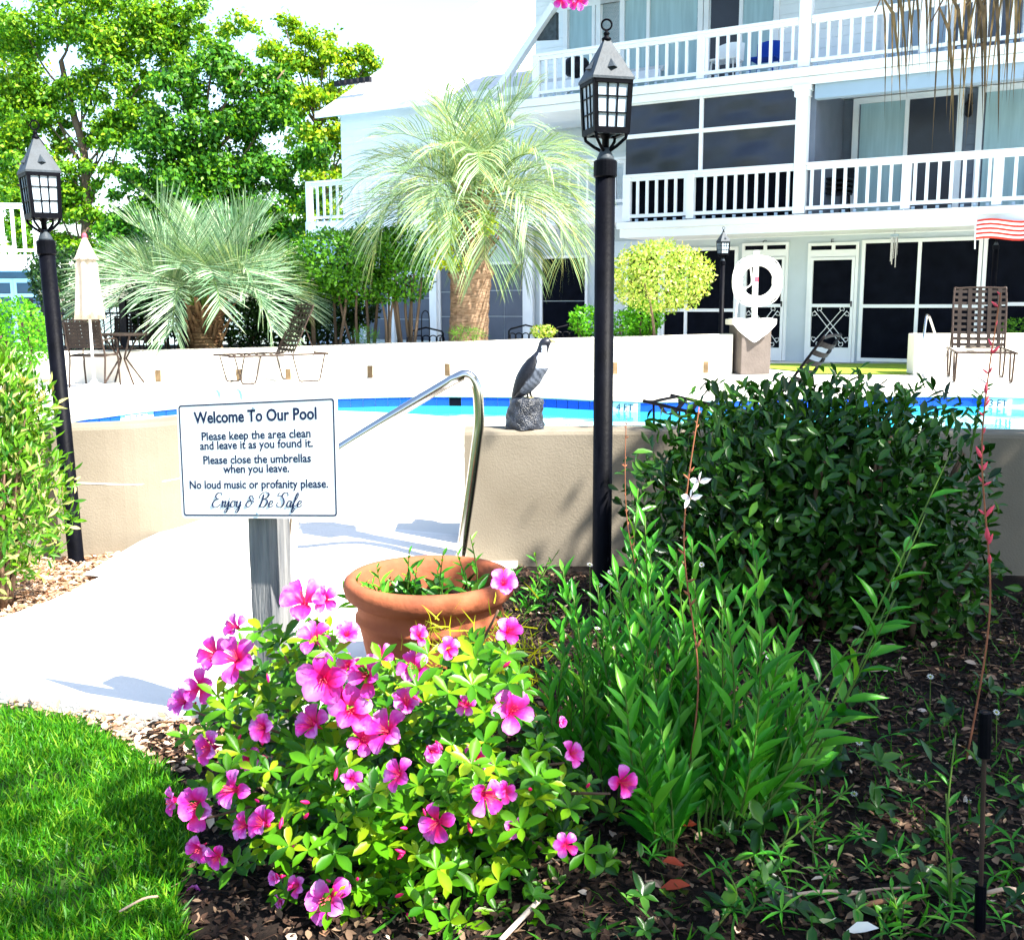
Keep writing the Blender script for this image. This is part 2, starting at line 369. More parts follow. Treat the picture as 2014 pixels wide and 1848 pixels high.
def smooth_path(pts, k=6, closed=False):
    pts = [Vector(p) for p in pts]; n = len(pts); out = []
    rngi = range(n if closed else n-1)
    for i in rngi:
        p0 = pts[(i-1) % n] if (closed or i > 0) else pts[i]; p1 = pts[i]; p2 = pts[(i+1) % n]
        p3 = pts[(i+2) % n] if (closed or i+2 < n) else p2
        for j in range(k):
            t = j/k
            out.append(0.5*((2*p1)+(p2-p0)*t+(2*p0-5*p1+4*p2-p3)*t*t+(3*p1-p0-3*p2+p3)*t**3))
    if not closed: out.append(pts[-1])
    return out
def struct(name, mb, mt, **k):
    o = mb.build(name, mt, None, **k); o['kind'] = 'structure'; return o
# ================= THE SETTING =================
def flat(name, poly, z, mt, kind='structure', th=None):
    mb = MB()
    tess = geometry.tessellate_polygon([[Vector((p[0], p[1], 0)) for p in poly]])
    mb.add([(p[0], p[1], z) for p in poly], [tuple(t) for t in tess])
    if th:
        n = len(poly); mb.add([(p[0], p[1], z) for p in poly]+[(p[0], p[1], z-th) for p in poly], [(i, (i+1) % n, n+(i+1) % n, n+i) for i in range(n)])
    me = mb.mesh(name)
    if sum(p.normal.z*p.area for p in me.polygons) < 0: me.flip_normals()
    o = link(name, me, None, mt); o['kind'] = kind; return o
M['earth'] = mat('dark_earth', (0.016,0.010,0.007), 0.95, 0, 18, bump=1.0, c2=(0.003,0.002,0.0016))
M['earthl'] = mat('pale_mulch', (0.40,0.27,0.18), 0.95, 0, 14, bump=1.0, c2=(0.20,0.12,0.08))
M['turf'] = mat('turf_soil', (0.03,0.075,0.01), 0.95, 0, 10, bump=0.6, c2=(0.018,0.04,0.006))
flat('ground', [(-300,-60),(300,-60),(300,500),(-300,500)], -0.10, M['turf'])
# path with a broken slab edge
lo = [G(-260,1325), G(0,1358), G(100,1372), G(190,1385), G(330,1400), G(500,1405), G(600,1395), G(760,1330), G(900,1225), G(960,1155), G(996,1118), G(1026,1097)]
hi = [Vector((-0.2,5.6,0)), Vector((-1.75,6.1,0)), G(400,1052), G(300,1090), G(200,1132), G(100,1180), G(0,1215), G(-300,1300)]
flat('path', lo+hi, 0.0, M['conc'], th=0.12)
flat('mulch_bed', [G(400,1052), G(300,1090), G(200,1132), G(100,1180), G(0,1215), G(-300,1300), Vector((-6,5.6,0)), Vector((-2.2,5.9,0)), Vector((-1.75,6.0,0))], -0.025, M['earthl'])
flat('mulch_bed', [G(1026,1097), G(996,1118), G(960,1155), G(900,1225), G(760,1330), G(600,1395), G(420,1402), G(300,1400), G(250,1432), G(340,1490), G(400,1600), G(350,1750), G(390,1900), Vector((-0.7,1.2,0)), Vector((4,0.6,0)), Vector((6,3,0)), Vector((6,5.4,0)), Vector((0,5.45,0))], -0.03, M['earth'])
flat('lawn', [G(-260,1330), G(0,1362), G(190,1392), G(250,1436), G(335,1490), G(395,1600), G(345,1750), G(385,1900), Vector((-0.7,1.2,0)), Vector((-0.7,-3,0)), Vector((-6,-3,0))], -0.034, M['turf'])
# near deck rim and pool
rim = [G(60,850,.1), G(147,824,.1), G(197,817,.1), G(250,810,.1), G(322,802,.1), G(440,792,.1), G(551,786,.1), G(665,780.5,.1), G(811,777,.1), G(930,777,.1), G(1060,779,.1), G(1166,784,.1), G(1250,787,.1), G(1330,787,.1), G(1455,784,.1), G(1600,780,.1), G(1750,777,.1), G(1893,777,.1), G(2014,779,.1)]
NFAR = len(rim)-1
rim += [Vector((8.6,12.6,.1)), Vector((9.4,11.2,.1)), Vector((8.2,9.9,.1)), Vector((5.5,9.6,.1)), Vector((2.6,9.5,.1)), G(1200,850,.1), G(1060,842,.1), G(930,826,.1), G(811,815,.1), G(665,809,.1), G(500,808,.1), G(360,816,.1), G(240,828,.1), G(130,846,.1)]
rimS = smooth_path(rim, 8, True)
def off_poly(pts, d):
    n = len(pts); out = []
    for i in range(n):
        t = (pts[(i+1) % n]-pts[i-1]).normalized(); out.append(pts[i]+Vector((t.y, -t.x, 0))*d)
    return out
cen = sum(rimS, Vector((0,0,0)))/len(rimS)
sgn = 1 if (off_poly(rimS, 0.1)[0]-cen).length > (rimS[0]-cen).length else -1
outer_c = off_poly(rimS, 0.3*sgn)
deck_out = [Vector((-12,5.62,0)), Vector((-2.2,5.62,0)), Vector((-1.75,5.95,0)), Vector((-0.22,5.3,0)), Vector((3,5.15,0)), Vector((16,4.6,0)), Vector((16,24,0)), Vector((-16,24,0)), Vector((-16,5.62,0))]
mb = MB(); tess = geometry.tessellate_polygon([[Vector((p.x,p.y,0)) for p in deck_out], [Vector((p.x,p.y,0)) for p in outer_c]])
allp = deck_out+outer_c
mb.add([(p.x, p.y, 0.096) for p in allp], tess)
n = len(deck_out); mb.add([(p.x,p.y,0.096) for p in deck_out]+[(p.x,p.y,-0.1) for p in deck_out], [(i,(i+1)%n,n+(i+1)%n,n+i) for i in range(n)])
me = mb.mesh('pool_deck')
if sum(p.normal.z*p.area for p in me.polygons if abs(p.normal.z) > .5) < 0: me.flip_normals()
o = link('pool_deck', me, None, M['deck']); o['kind'] = 'structure'
rp_ = MB().grid([[(-1.76,6.0,0.1),(-0.23,5.34,0.1)],[(-1.95,5.45,0.05),(-0.25,4.95,0.05)],[(-2.05,4.95,0.004),(-0.27,4.45,0.004)]]); rp_.add([(-0.23,5.34,0.1),(-0.25,4.95,0.05),(-0.27,4.45,0.004),(-0.23,5.34,-0.05),(-0.27,4.45,-0.05)],[(0,1,2,4,3)]); ro2 = struct('ramp', rp_, M['conc'])
if ro2.data.polygons[0].normal.z < 0: ro2.data.flip_normals()
# coping ring with a rounded lip
L = len(rimS); rows = []
inn = off_poly(rimS, -0.03*sgn)
for i in range(L+1):
    a, b, c = outer_c[i % L], rimS[i % L], inn[i % L]
    rows.append([(a.x,a.y,0.05),(a.x,a.y,0.104),(b.x,b.y,0.106),(c.x,c.y,0.092),(c.x,c.y,0.075),(b.x,b.y,0.068)])
struct('pool_coping', MB().grid(rows), M['coping'], smooth=True)
wall = MB().grid([[(p.x,p.y,0.09),(p.x,p.y,-0.9)] for p in rimS+[rimS[0]]])
pool_wall = struct('pool_wall', wall, M['grout'], smooth=True)
flat('pool_floor', [(p.x,p.y) for p in rimS], -0.9, M['grout'])
flat('water', [(p.x,p.y) for p in rimS], -0.035, M['water'])
# waterline tiles on the far side, each its own piece
far = rimS[:NFAR*8+1]; dl = [0]
for i in range(1, len(far)): dl.append(dl[-1]+(far[i]-far[i-1]).length)
def at(s):
    for i in range(1, len(far)):
        if dl[i] >= s:
            k = (s-dl[i-1])/(dl[i]-dl[i-1]); return far[i-1].lerp(far[i], k), (far[i]-far[i-1]).normalized()
    return far[-1], (far[-1]-far[-2]).normalized()
def arc_of(xp):
    tgt = (xp-CX)/FPX; best = min(range(len(far)), key=lambda i: abs(far[i].x/far[i].y-tgt)); return dl[best]
mark = {'5 FT': arc_of(632), '4 FT': arc_of(1228), '3 FT': arc_of(1975), '5 FT ': arc_of(262)}
tm = MB().box(-0.0725,0.0725,-0.006,0.006,-0.052,0.052).mesh('tile'); tm.materials.append(M['tile'])
tmd = tm.copy(); tmd.materials.clear(); tmd.materials.append(M['screen'])
s_ = 0.1
while s_ < dl[-1]-0.1:
    p, t = at(s_); inw = Vector((-t.y, t.x, 0))*(1 if sgn > 0 else 1)
    if inw.dot(cen-p) < 0: inw = -inw
    if not any(abs(s_-v) < 0.20 for v in mark.values()):
        o = link('tile', tmd if abs(s_-arc_of(886)) < 0.09 else tm, pool_wall); o.location = (p.x+inw.x*0.012, p.y+inw.y*0.012, 0.015)
        o.rotation_euler = (0, 0, math.atan2(t.y, t.x))
    s_ += 0.154
for k, v in mark.items():
    p, t = at(v); inw = Vector((-t.y, t.x, 0))
    if inw.dot(cen-p) < 0: inw = -inw
    an = math.atan2(t.y, t.x)
    if abs(an) > math.pi/2: an += math.pi
    o = MB().box(-0.155,0.155,-0.006,0.006,-0.052,0.052).build('marker_tile', M['tilew'], pool_wall, world=False)
    o.location = (p.x+inw.x*0.012, p.y+inw.y*0.012, 0.015); o.rotation_euler = (0,0,an)
    X = Vector((math.cos(an), math.sin(an), 0)); Mx = Matrix.Translation(Vector((p.x,p.y,0.015))+inw*0.0195)
    Rm = Matrix(((X.x, 0, inw.x, 0), (X.y, 0, inw.y, 0), (0, 1, 0, 0), (0,0,0,1)))
    text_obj(k.strip(), 0.115, M['navy'], Mx @ Rm @ Matrix.Translation((0,-0.038,0)), pool_wall, 'depth_marking')
# lake beyond the fence
flat('lake', [(-70,17.8),(-4.5,17.8),(-3,60),(-10,160),(-130,160)], 0.118, M['lake'])
# lawn strip by the doors, lighter yellow-green than the turf
flat('lawn_strip', [G(1420,716,.1), G(1600,716,.1), G(1815,716,.1), G(1815,737,.1), G(1600,736,.1), G(1560,730,.1)], 0.112, mat('yellow_green_lawn', (0.20,0.30,0.03), 0.9, 0.2, 20))

def wall_strip(name, pts, zt, th, z0, mt, lab, cat, cap=0.02, parent=None):
    n = len(pts); mb = MB(); rows = []
    for i, p in enumerate(pts):
        t = (pts[min(i+1, n-1)]-pts[max(i-1, 0)]); t.z = 0; t.normalize(); q = Vector((-t.y, t.x, 0))*th
        z = zt[i] if hasattr(zt, '__len__') else zt; c = 0.022
        a = Vector((p.x,p.y,0)); b = a+q
        ia = a+q.normalized()*c; ib = b-q.normalized()*c
        rows.append([(a.x,a.y,z0),(a.x,a.y,z-c),(a.x+(ia.x-a.x)*.3,a.y+(ia.y-a.y)*.3,z-c*.3),(ia.x,ia.y,z),(ib.x,ib.y,z),(b.x+(ib.x-b.x)*.3,b.y+(ib.y-b.y)*.3,z-c*.3),(b.x,b.y,z-c),(b.x,b.y,z0)])
    mb.grid(rows)
    for e in (0, n-1): mb.add(rows[e], [tuple(range(8)) if e else tuple(range(7,-1,-1))])
    o = mb.build(name, mt, parent)
    if lab: tag(o, lab, cat)
    return o
# near walls
rw = smooth_path([Vector((-0.235,5.2,0)), Vector((0.6,5.2,0)), Vector((1.6,5.12,0)), Vector((2.6,4.95,0)), Vector((5.5,4.4,0))], 5)
ro = empty('retaining_wall', (-0.235,5.2,-0.06), 'low beige stucco wall with a rounded top under the falcon figure, behind the dark shrub', 'wall')
wall_strip('wall_body', rw, 0.655, 0.22, -0.06, M['stucco'], None, None, parent=ro)
lw = smooth_path([Vector((-6.5,4.9,0)), Vector((-4,5.15,0)), Vector((-2.9,5.32,0)), Vector((-2.2,5.47,0)), Vector((-1.88,5.62,0)), Vector((-1.72,5.86,0))], 5)
l0 = empty('retaining_wall', (-2.2,5.47,-0.06), 'low beige stucco wall curving away behind the left lamp post, stained with a pale crack line', 'wall')
wall_strip('wall_body', lw, 0.655, 0.22, -0.06, M['stucco'], None, None, parent=l0)
cr_ = MB()
cp = [P(x, y, 5.42)+Vector((0,-0.0,0)) for x, y in ((100,950),(160,953),(200,957),(250,962),(300,960),(360,957))]
cp2 = []
for p in cp:
    q = min(lw, key=lambda a: abs(a.x-p.x)); cp2.append(Vector((p.x, np.interp(p.x, [a.x for a in lw], [a.y for a in lw])-0.001, p.z)))
cr_.tube(cp2, 0.004, 5); cr_.build('pale_crack', M['cream'], l0)
stepb = MB().prism([(-1.74,6.0),(-0.25,5.36),(-0.25,5.6),(-1.7,6.3)][::1], 0.0, 0.101)
# far seat wall
fx = [-260,100,311,567,728,880,1040,1210,1330,1440]; fy = [15.3,15.5,15.7,16.1,16.3,16.4,16.5,16.6,16.7,16.8]
ft = [700,692,689,683,677,673,668,663,660,657]
fp = [Vector(((x-CX)/FPX*Y*1.0, Y, 0)) for x, Y in zip(fx, fy)]
fz = [P(x, t, Y).z for x, t, Y in zip(fx, ft, fy)]
fpS = smooth_path([Vector((p.x,p.y,z)) for p, z in zip(fp, fz)], 4)
fw_ = empty('seat_wall', (0,15.9,0.09), 'long low cream wall with small square drain holes across the far side of the pool', 'wall')
wall_strip('wall_body', [Vector((p.x,p.y,0)) for p in fpS], [p.z for p in fpS], 0.28, 0.09, M['cream'], None, None, parent=fw_)
M['hole'] = mat('drain_hole', (0.16,0.11,0.06), 0.9, 0.3, 9)
for x, y in ((311,740),(470,738),(567,737),(728,731),(880,727),(1210,724),(1388,722)):
    Y = np.interp(x, fx, fy); p = P(x, y, Y)
    MB().box(p.x-0.038, p.x+0.038, Y-0.012, Y+0.03, p.z-0.09, p.z+0.09).build('drain_hole', M['hole'], fw_)
# planting soil behind the wall
pl = [(p.x, p.y+0.2) for p in fpS]; 
flat('planting_bed', pl+[(3.6,18.6),(-2,19.4),(-9,18.9),(-9.8,15.8)], 0.5, M['earth'], th=0.4)
# right seat wall with plants
rs = empty('seat_wall', G(1795,737,.1), 'short cream seat wall behind the upright brown lounge chair at the right edge', 'wall')
a = G(1796,737,.1); b_ = Vector((a.x+4.2, a.y-0.15, 0))
wall_strip('wall_body', [Vector((a.x,a.y,0)), Vector((a.x+1.5,a.y-0.1,0)), b_], P(1800,657,a.y).z, 0.35, 0.09, M['cream'], None, None, parent=rs)
MB().box(a.x+2.02, a.x+2.22, a.y-0.16, a.y-0.10, 0.12, 0.42).build('planter_opening', M['hole'], rs)

# ================= BUILDINGS =================
O0 = G(1570, 711, 0.1); FA = Frame(O0, (0.853, -0.522))
RO = 1.2    # railing plane ahead of the ground-floor wall
def sx(x, y, o): return FA.px(x, y, o)[0]
def zz(x, y, o): return FA.px(x, y, o)[1]
z2f0 = zz(1560, 456, RO); z2f1 = zz(1560, 421, RO); z2r = zz(1560, 322, RO)
z3f0 = zz(1565, 168, RO); z3f1 = zz(1565, 134, RO); z3r = zz(1565, 36, RO)
sL = sx(1226, 400, RO); sC = sx(1575, 300, RO); sR = sC+9
A = empty('apartment_building', (O0.x, O0.y, 0.1), 'white three-storey apartment block with balconies on the right, ground floor of black screens', 'building')
w_ = MB()
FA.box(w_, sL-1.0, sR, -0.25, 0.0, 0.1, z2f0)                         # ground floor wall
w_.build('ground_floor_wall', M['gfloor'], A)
w_ = MB(); FA.box(w_, sL-0.2, sR, -0.95, -0.7, z2f1, z3f0); FA.box(w_, sC+0.04, sC+0.2, -0.7, RO-0.12, z2f1, z3f0); w_.build('second_floor_wall', M['gwall'], A)
w_ = MB(); FA.box(w_, sL-3.0, sR, -0.95, -0.7, z3f1, z3f1+2.9); w_.build('third_floor_wall', M['bwall'], A)
w_ = MB(); FA.box(w_, sL-0.05, sR, -0.94, RO+0.04, z2f0, z2f1-0.05); w_.build('floor_slab', M['white'], A)
w_ = MB(); FA.box(w_, sL-2.9, sR, -0.94, RO+0.04, z3f0+0.02, z3f1-0.05); w_.build('floor_slab', M['white'], A)
w_ = MB(); FA.box(w_, sL-2.95, sR, RO+0.045, RO+0.09, z3f1-0.16, z3f1-0.02); FA.box(w_, sL-2.95, sR, RO+0.045, RO+0.065, z3f0-0.02, z3f0+0.1); w_.build('cornice_board', M['white'], A)
w_ = MB(); FA.box(w_, sL-0.1, sR, RO+0.045, RO+0.08, z2f1-0.14, z2f1-0.02); w_.build('cornice_board', M['white'], A)
w_ = MB(); FA.box(w_, sC+0.2, sR, RO-0.2, RO+0.0, z3f0-0.25, z3f0+0.018); w_.build('balcony_beam', M['beam'], A)
w_ = MB(); FA.box(w_, sL-3, sR, -0.9, RO+0.6, z3f1+2.9, z3f1+3.1); w_.build('roof', M['dshingle'], A)
def siding(fr, parent, s0, s1, o, z0, z1, pitch=0.17, mt=None):
    g = MB(); k = int((z1-z0)/pitch)
    for i in range(k):
        z = z0+i*pitch
        g.add([fr.pt(s0,o+.012,z), fr.pt(s1,o+.012,z), fr.pt(s1,o+.002,z+pitch-.004), fr.pt(s0,o+.002,z+pitch-.004), fr.pt(s0,o,z), fr.pt(s1,o,z)], [(0,1,2,3),(0,4,5,1)])
    q = g.build('siding_boards', mt or M['gwall'], parent); q['kind'] = 'stuff'; return q
siding(FA, A, sC+.22, sR, -0.699, z2f1, z3f0-.26)
siding(FA, A, sL-3.0, sR, -0.699, z3f1, z3f1+2.85, mt=M['bwall'])
# columns
def column(s, z0, z1, wd=0.2, capi=True):
    c = MB(); FA.box(c, s-wd/2, s+wd/2, RO-0.13, RO+0.035, z0, z1); 
    o = c.build('column', M['white'], A)
    if capi:
        c = MB(); FA.box(c, s-wd/2-0.05, s+wd/2+0.05, RO-0.15, RO+0.10, z1-0.1, z1-0.02); FA.box(c, s-wd/2-0.025, s+wd/2+0.025, RO-0.14, RO+0.07, z1-0.2, z1-0.102); c.build('capital', M['white'], o)
column(sC, z2f1, z3f0); column(sC, z3f1, z3f1+2.9, capi=False); column(sC+5.6, z2f1, z3f0)
balm = {}
def railing(fr, parent, s0, s1, o, zb, zt, step=0.185, bw=0.05, posts=()):
    r_ = MB(); fr.box(r_, s0, s1, o-0.06, o+0.06, zt-0.05, zt); fr.box(r_, s0, s1, o-0.03, o+0.03, zt-0.12, zt-0.052); fr.box(r_, s0, s1, o-0.025, o+0.03, zb+0.06, zb+0.12)
    ro_ = r_.build('railing', M['white'], parent)
    for ps in posts:
        q = MB(); fr.box(q, ps-0.07, ps+0.07, o-0.056, o+0.056, zb, zt-0.052); q.build('railing_post', M['white'], ro_)
    ln = s1-s0; k = int(ln/step); key = (round(zt-zb, 3), round(bw, 3), id(fr))
    if key not in balm:
        b0 = MB(); fr2 = Frame((0.0, 1.0), fr.e) ; fr2.n = fr.n; fr2.O = Vector((0,0,0)); fr2.box(b0, -bw/2, bw/2, -0.02, 0.02, 0.122, zt-zb-0.122)
        balm[key] = b0.mesh('baluster'); balm[key].materials.append(M['white'])
    off = Vector(parent.location)
    for i in range(k):
        s = s0+(i+0.5)*ln/k
        if any(abs(s-ps) < 0.1 for ps in posts): continue
        b0 = link('baluster', balm[key], ro_); b0.location = fr.pt(s, o, zb)
    b0 = MB(); fr2 = Frame((0.0, 1.0), fr.e); fr2.n = fr.n; fr2.O = Vector((0,0,0)); fr2.box(b0, -0.025, 0.025, 0.02, 0.052, -0.012, 0.035)
    bme = b0.mesh('bracket'); bme.materials.append(M['beam'])
    for i in range(k):
        b0 = link('bracket', bme, ro_); b0.location = fr.pt(s0+(i+0.5)*ln/k, o, zb)
    return ro_
p2 = [sx(1358, 380, RO), sL+0.07]
railing(FA, A, sL, sC-0.11, RO-0.02, z2f1, z2r, posts=p2)
pr = [sx(1668*1.0+115, 350, RO), sx(1965, 320, RO)]
railing(FA, A, sC+0.11, sC+5.5, RO-0.02, z2f1, z2r, posts=pr)
railing(FA, A, sx(1048,90,RO), sC-0.11, RO-0.02, z3f1, z3r, posts=[sx(1380,70,RO), sx(1050,90,RO)+0.05])
railing(FA, A, sC+0.11, sC+5.5, RO-0.02, z3f1, z3r, posts=[sC+1.9, sC+3.8])
# second floor black vinyl screens left bay: four panels in white frames
fr_m = MB(); s0, s1 = sL+0.02, sC-0.1; sm = sx(1379, 250, RO); zt = z3f0; zb = z2r
zm = zz(1560, 241, RO)
for a0, a1 in ((sm-0.03, sm+0.03),): FA.box(fr_m, a0, a1, RO-0.06, RO+0.02, zb, zt)
FA.box(fr_m, s0, s1, RO-0.06, RO+0.018, zm-0.035, zm+0.035); FA.box(fr_m, s0, s1, RO-0.06, RO+0.016, zt-0.05, zt)
scr = fr_m.build('screen_frame', M['white'], A)
def wrinkled(a0, a1, z0, z1, o, mt, parent, name='screen_panel', amp=0.02, seed=0):
    rows = []; nx, nz = 14, 8; rr = random.Random(seed)
    ph = [rr.uniform(0, 6) for _ in range(4)]
    for i in range(nz+1):
        row = []
        for j in range(nx+1):
            u, v = j/nx, i/nz; e_ = math.sin(math.pi*u)*math.sin(math.pi*v)
            d = amp*e_*(math.sin(5*u+4*v+ph[0])+0.6*math.sin(9*u-7*v+ph[1])+0.5*math.sin(3*v+ph[2]))
            row.append(FA.pt(a0+(a1-a0)*u, o+d, z0+(z1-z0)*v))
        rows.append(row)
    return MB().grid(rows).build(name, mt, parent, smooth=True)
for i, (a0, a1) in enumerate(((s0, sm-0.03), (sm+0.03, s1))):
    wrinkled(a0, a1, zm+0.035, zt-0.05, RO-0.04, M['vinyl'], scr, seed=i, amp=0.022)
    wrinkled(a0, a1, zb, zm-0.035, RO-0.04, M['vinyl'], scr, seed=i+5, amp=0.035)
q = MB(); FA.box(q, s0, s1, RO-0.16, RO-0.14, z2f1, z2r); q.build('screen_panel', M['screen'], scr)
# doors in the recess: sliding doors
def slider(s0, s1, z0, z1, o, panes, fw=0.1):
    f = MB(); FA.box(f, s0, s0+fw, o, o+0.06, z0, z1); FA.box(f, s1-fw, s1, o, o+0.06, z0, z1); FA.box(f, s0+fw, s1-fw, o, o+0.058, z1-fw, z1)
    n_ = len(panes); wd = (s1-s0-2*fw)/n_
    for i in range(1, n_): FA.box(f, s0+fw+i*wd-0.035, s0+fw+i*wd+0.035, o, o+0.055, z0, z1-fw)
    fo = f.build('sliding_door', M['white'], A)
    for i, mt in enumerate(panes):
        g = MB(); FA.box(g, s0+fw+i*wd+0.03, s0+fw+(i+1)*wd-0.03, o+0.005, o+0.02, z0, z1-fw); g.build('pane', mt, fo)
    return fo
ob = -0.7
slider(sx(1676,300,ob), sx(1894,260,ob), z2f1, zz(1700,196,ob)+0.02, ob, [M['glass'], M['vinyl']])
slider(sx(1918,300,ob), sx(2140,260,ob), z2f1, zz(1700,196,ob)+0.02, ob, [M['glass'], M['glass']])
slider(sx(1384,50,ob)-2.3, sx(1384,50,ob), z3f1, z3f1+2.15, ob, [M['glass'], M['glass']])
slider(sx(1384,50,ob)+0.02, sx(1384,50,ob)+1.5, z3f1, z3f1+2.15, ob, [M['vinyl'], M['glass']])
slider(sC+0.8, sC+3.2, z3f1, z3f1+2.15, ob, [M['beam'], M['shade']])
slider(sC+3.6, sC+5.6, z3f1, z3f1+2.15, ob, [M['shade'], M['beam']])
slider(sx(1110,60,ob), sx(1230,60,ob), z3f1, z3f1+2.15, ob, [M['glass'], M['white']])
# ground floor openings
def screen_bay(x0, x1, yt, yb, xm, ym, xref, mt=None):
    s0 = sx(x0, 600, 0); s1 = sx(x1, 600, 0); zt = zz(xref, yt, 0); zb = max(0.14, zz(xref, yb, 0)); zmm = zz(xref, ym, 0); fw = 0.06
    f = MB(); FA.box(f, s0-fw, s0, 0, 0.05, zb-fw, zt+fw); FA.box(f, s1, s1+fw, 0, 0.05, zb-fw, zt+fw); FA.box(f, s0, s1, 0, 0.048, zt, zt+fw); FA.box(f, s0, s1, 0, 0.048, zb-fw, zb)
    FA.box(f, s0, s1, 0, 0.046, zmm-0.03, zmm+0.03)
    for x in xm:
        q = sx(x, 600, 0); FA.box(f, q-0.03, q+0.03, 0, 0.044, zb, zt)
    fo = f.build('window', M['white'], A)
    ss = [s0]+[sx(x, 600, 0) for x in xm]+[s1]
    for i in range(len(ss)-1):
        for a0, a1 in ((zb, zmm-0.03), (zmm+0.03, zt)):
            g = MB(); FA.box(g, ss[i]+(0.03 if i else 0), ss[i+1]-(0.03 if i < len(ss)-2 else 0), 0.004, 0.014, a0, a1); g.build('screen_panel', mt or M['screen'], fo)
screen_bay(1698, 1919, 476, 706, [1804], 602, 1804)
screen_bay(1936, 2140, 470, 706, [2080], 598, 1950)
screen_bay(1308, 1444, 493, 690, [1350], 610, 1400)
screen_bay(1236, 1296, 498, 690, [], 612, 1270)
def screen_door(x0, x1, yt, yb, xr):
    s0 = sx(x0, 600, 0); s1 = sx(x1, 600, 0); tz1 = zz(xr, 483, 0); tz0 = zz(xr, 491.5, 0); zt = zz(xr, 505, 0); zb = 0.11
    zmid = zz(xr, 601, 0); zlow = zz(xr, 683, 0); fw = 0.055
    f = MB(); FA.box(f, s0-0.05, s0, 0, 0.05, zb, tz1+0.05); FA.box(f, s1, s1+0.05, 0, 0.05, zb, tz1+0.05); FA.box(f, s0, s1, 0, 0.048, tz1, tz1+0.05); FA.box(f, s0, s1, 0, 0.047, zt, tz0)
    smid = (s0+s1)/2; FA.box(f, smid-0.03, smid+0.03, 0, 0.045, tz0, tz1)
    fo = f.build('door_frame', M['white'], A)
    for a0, a1 in ((s0, smid-0.03), (smid+0.03, s1)):
        g = MB(); FA.box(g, a0, a1, 0.004, 0.012, tz0, tz1); g.build('transom_pane', M['screen'], fo)
    d = MB(); FA.box(d, s0+0.005, s0+fw, 0.0, 0.07, zb, zt-0.01); FA.box(d, s1-fw, s1-0.005, 0.0, 0.07, zb, zt-0.01); FA.box(d, s0+fw, s1-fw, 0, 0.068, zt-0.06, zt-0.01)
    FA.box(d, s0+fw, s1-fw, 0, 0.068, zmid-0.03, zmid+0.03); FA.box(d, s0+fw, s1-fw, 0, 0.068, zb, zlow)
    do = d.build('screen_door', M['white'], A)
    for a0, a1 in ((zlow, zmid-0.03), (zmid+0.03, zt-0.06)):
        g = MB(); FA.box(g, s0+fw, s1-fw, 0.01, 0.02, a0, a1); g.build('screen_panel', M['screen'], do)
    g = MB(); c0, c1 = s0+fw+0.02, s1-fw-0.02; zc = (zlow+zmid)/2; H = (zmid-zlow)/2-0.04; W = (c1-c0)/2; cm = (c0+c1)/2; rr = 0.045
    for dx in (-0.055, 0.055):
        for sg in (1, -1):
            g.tube([FA.pt(cm+dx-sg*(W-0.09), 0.045, zc-H+0.05), FA.pt(cm+dx+sg*(W-0.09), 0.045, zc+H-0.05)], 0.007, 5)
    for sx_ in (-1, 1):
        for sz in (-1, 1):
            for (cx_, cz_) in ((cm+sx_*(W-0.04), zc+sz*(H-0.11)), (cm+sx_*(W-0.13), zc+sz*(H-0.02))):
                pts = [FA.pt(cx_+rr*(1-0.08*t)*math.cos(t)*sx_, 0.045, cz_+rr*(1-0.08*t)*math.sin(t)*sz) for t in np.linspace(-1, 5.4, 14)]
                g.tube(pts, 0.006, 5)
    g.build('scroll_grille', M['white'], do)
    h = MB(); FA.box(h, s1-fw+0.01, s1-fw+0.03, 0.07, 0.10, zmid-0.02, zmid+0.08); h.build('handle', M['iron'], do)
    return s0, s1
screen_door(1592, 1680, 483, 706, 1636)
screen_door(1463, 1543, 488, 706, 1500)
def fac_text(t, x, y, size, mt, o=0.012):
    s, z = FA.px(x, y, o)
    X = FA.e; p = FA.pt(s, o, z-size*0.35)
    text_obj(t, size, mt, Matrix(((X.x,0,FA.n.x,p.x),(X.y,0,FA.n.y,p.y),(0,1,0,p.z),(0,0,0,1))), A, 'door_letter')
fac_text('C', 1504, 477, 0.13, M['iron']); fac_text('F', 1637, 475, 0.13, M['iron'])
f = MB(); FA.box(f, sL, sR, 0.0, 0.022, z2f0-0.02-0.0, z2f0-0.001); f.build('soffit_trim', M['white'], A)
# slatey gable end between the wings
g = MB(); oo = 0.5
pt = [(1049,79),(1094,77),(1094,24)]
q = [FA.px(x, y, oo) for x, y in pt]
g.add([FA.pt(a0, oo, b0) for a0, b0 in q]+[FA.pt(a0, oo-0.1, b0) for a0, b0 in q], [(0,1,2),(5,4,3)]+[(i,3+i,3+(i+1)%3,(i+1)%3) for i in range(3)])
g.build('gable_roof', M['dshingle'], A)
g = MB(); g.bar(FA.pt(q[0][0]-0.9, oo+0.05, q[0][1]-1.0), FA.pt(q[2][0], oo+0.05, q[2][1]+0.12), 0.16, 0.12); 
g.build('gable_trim', M['white'], A)

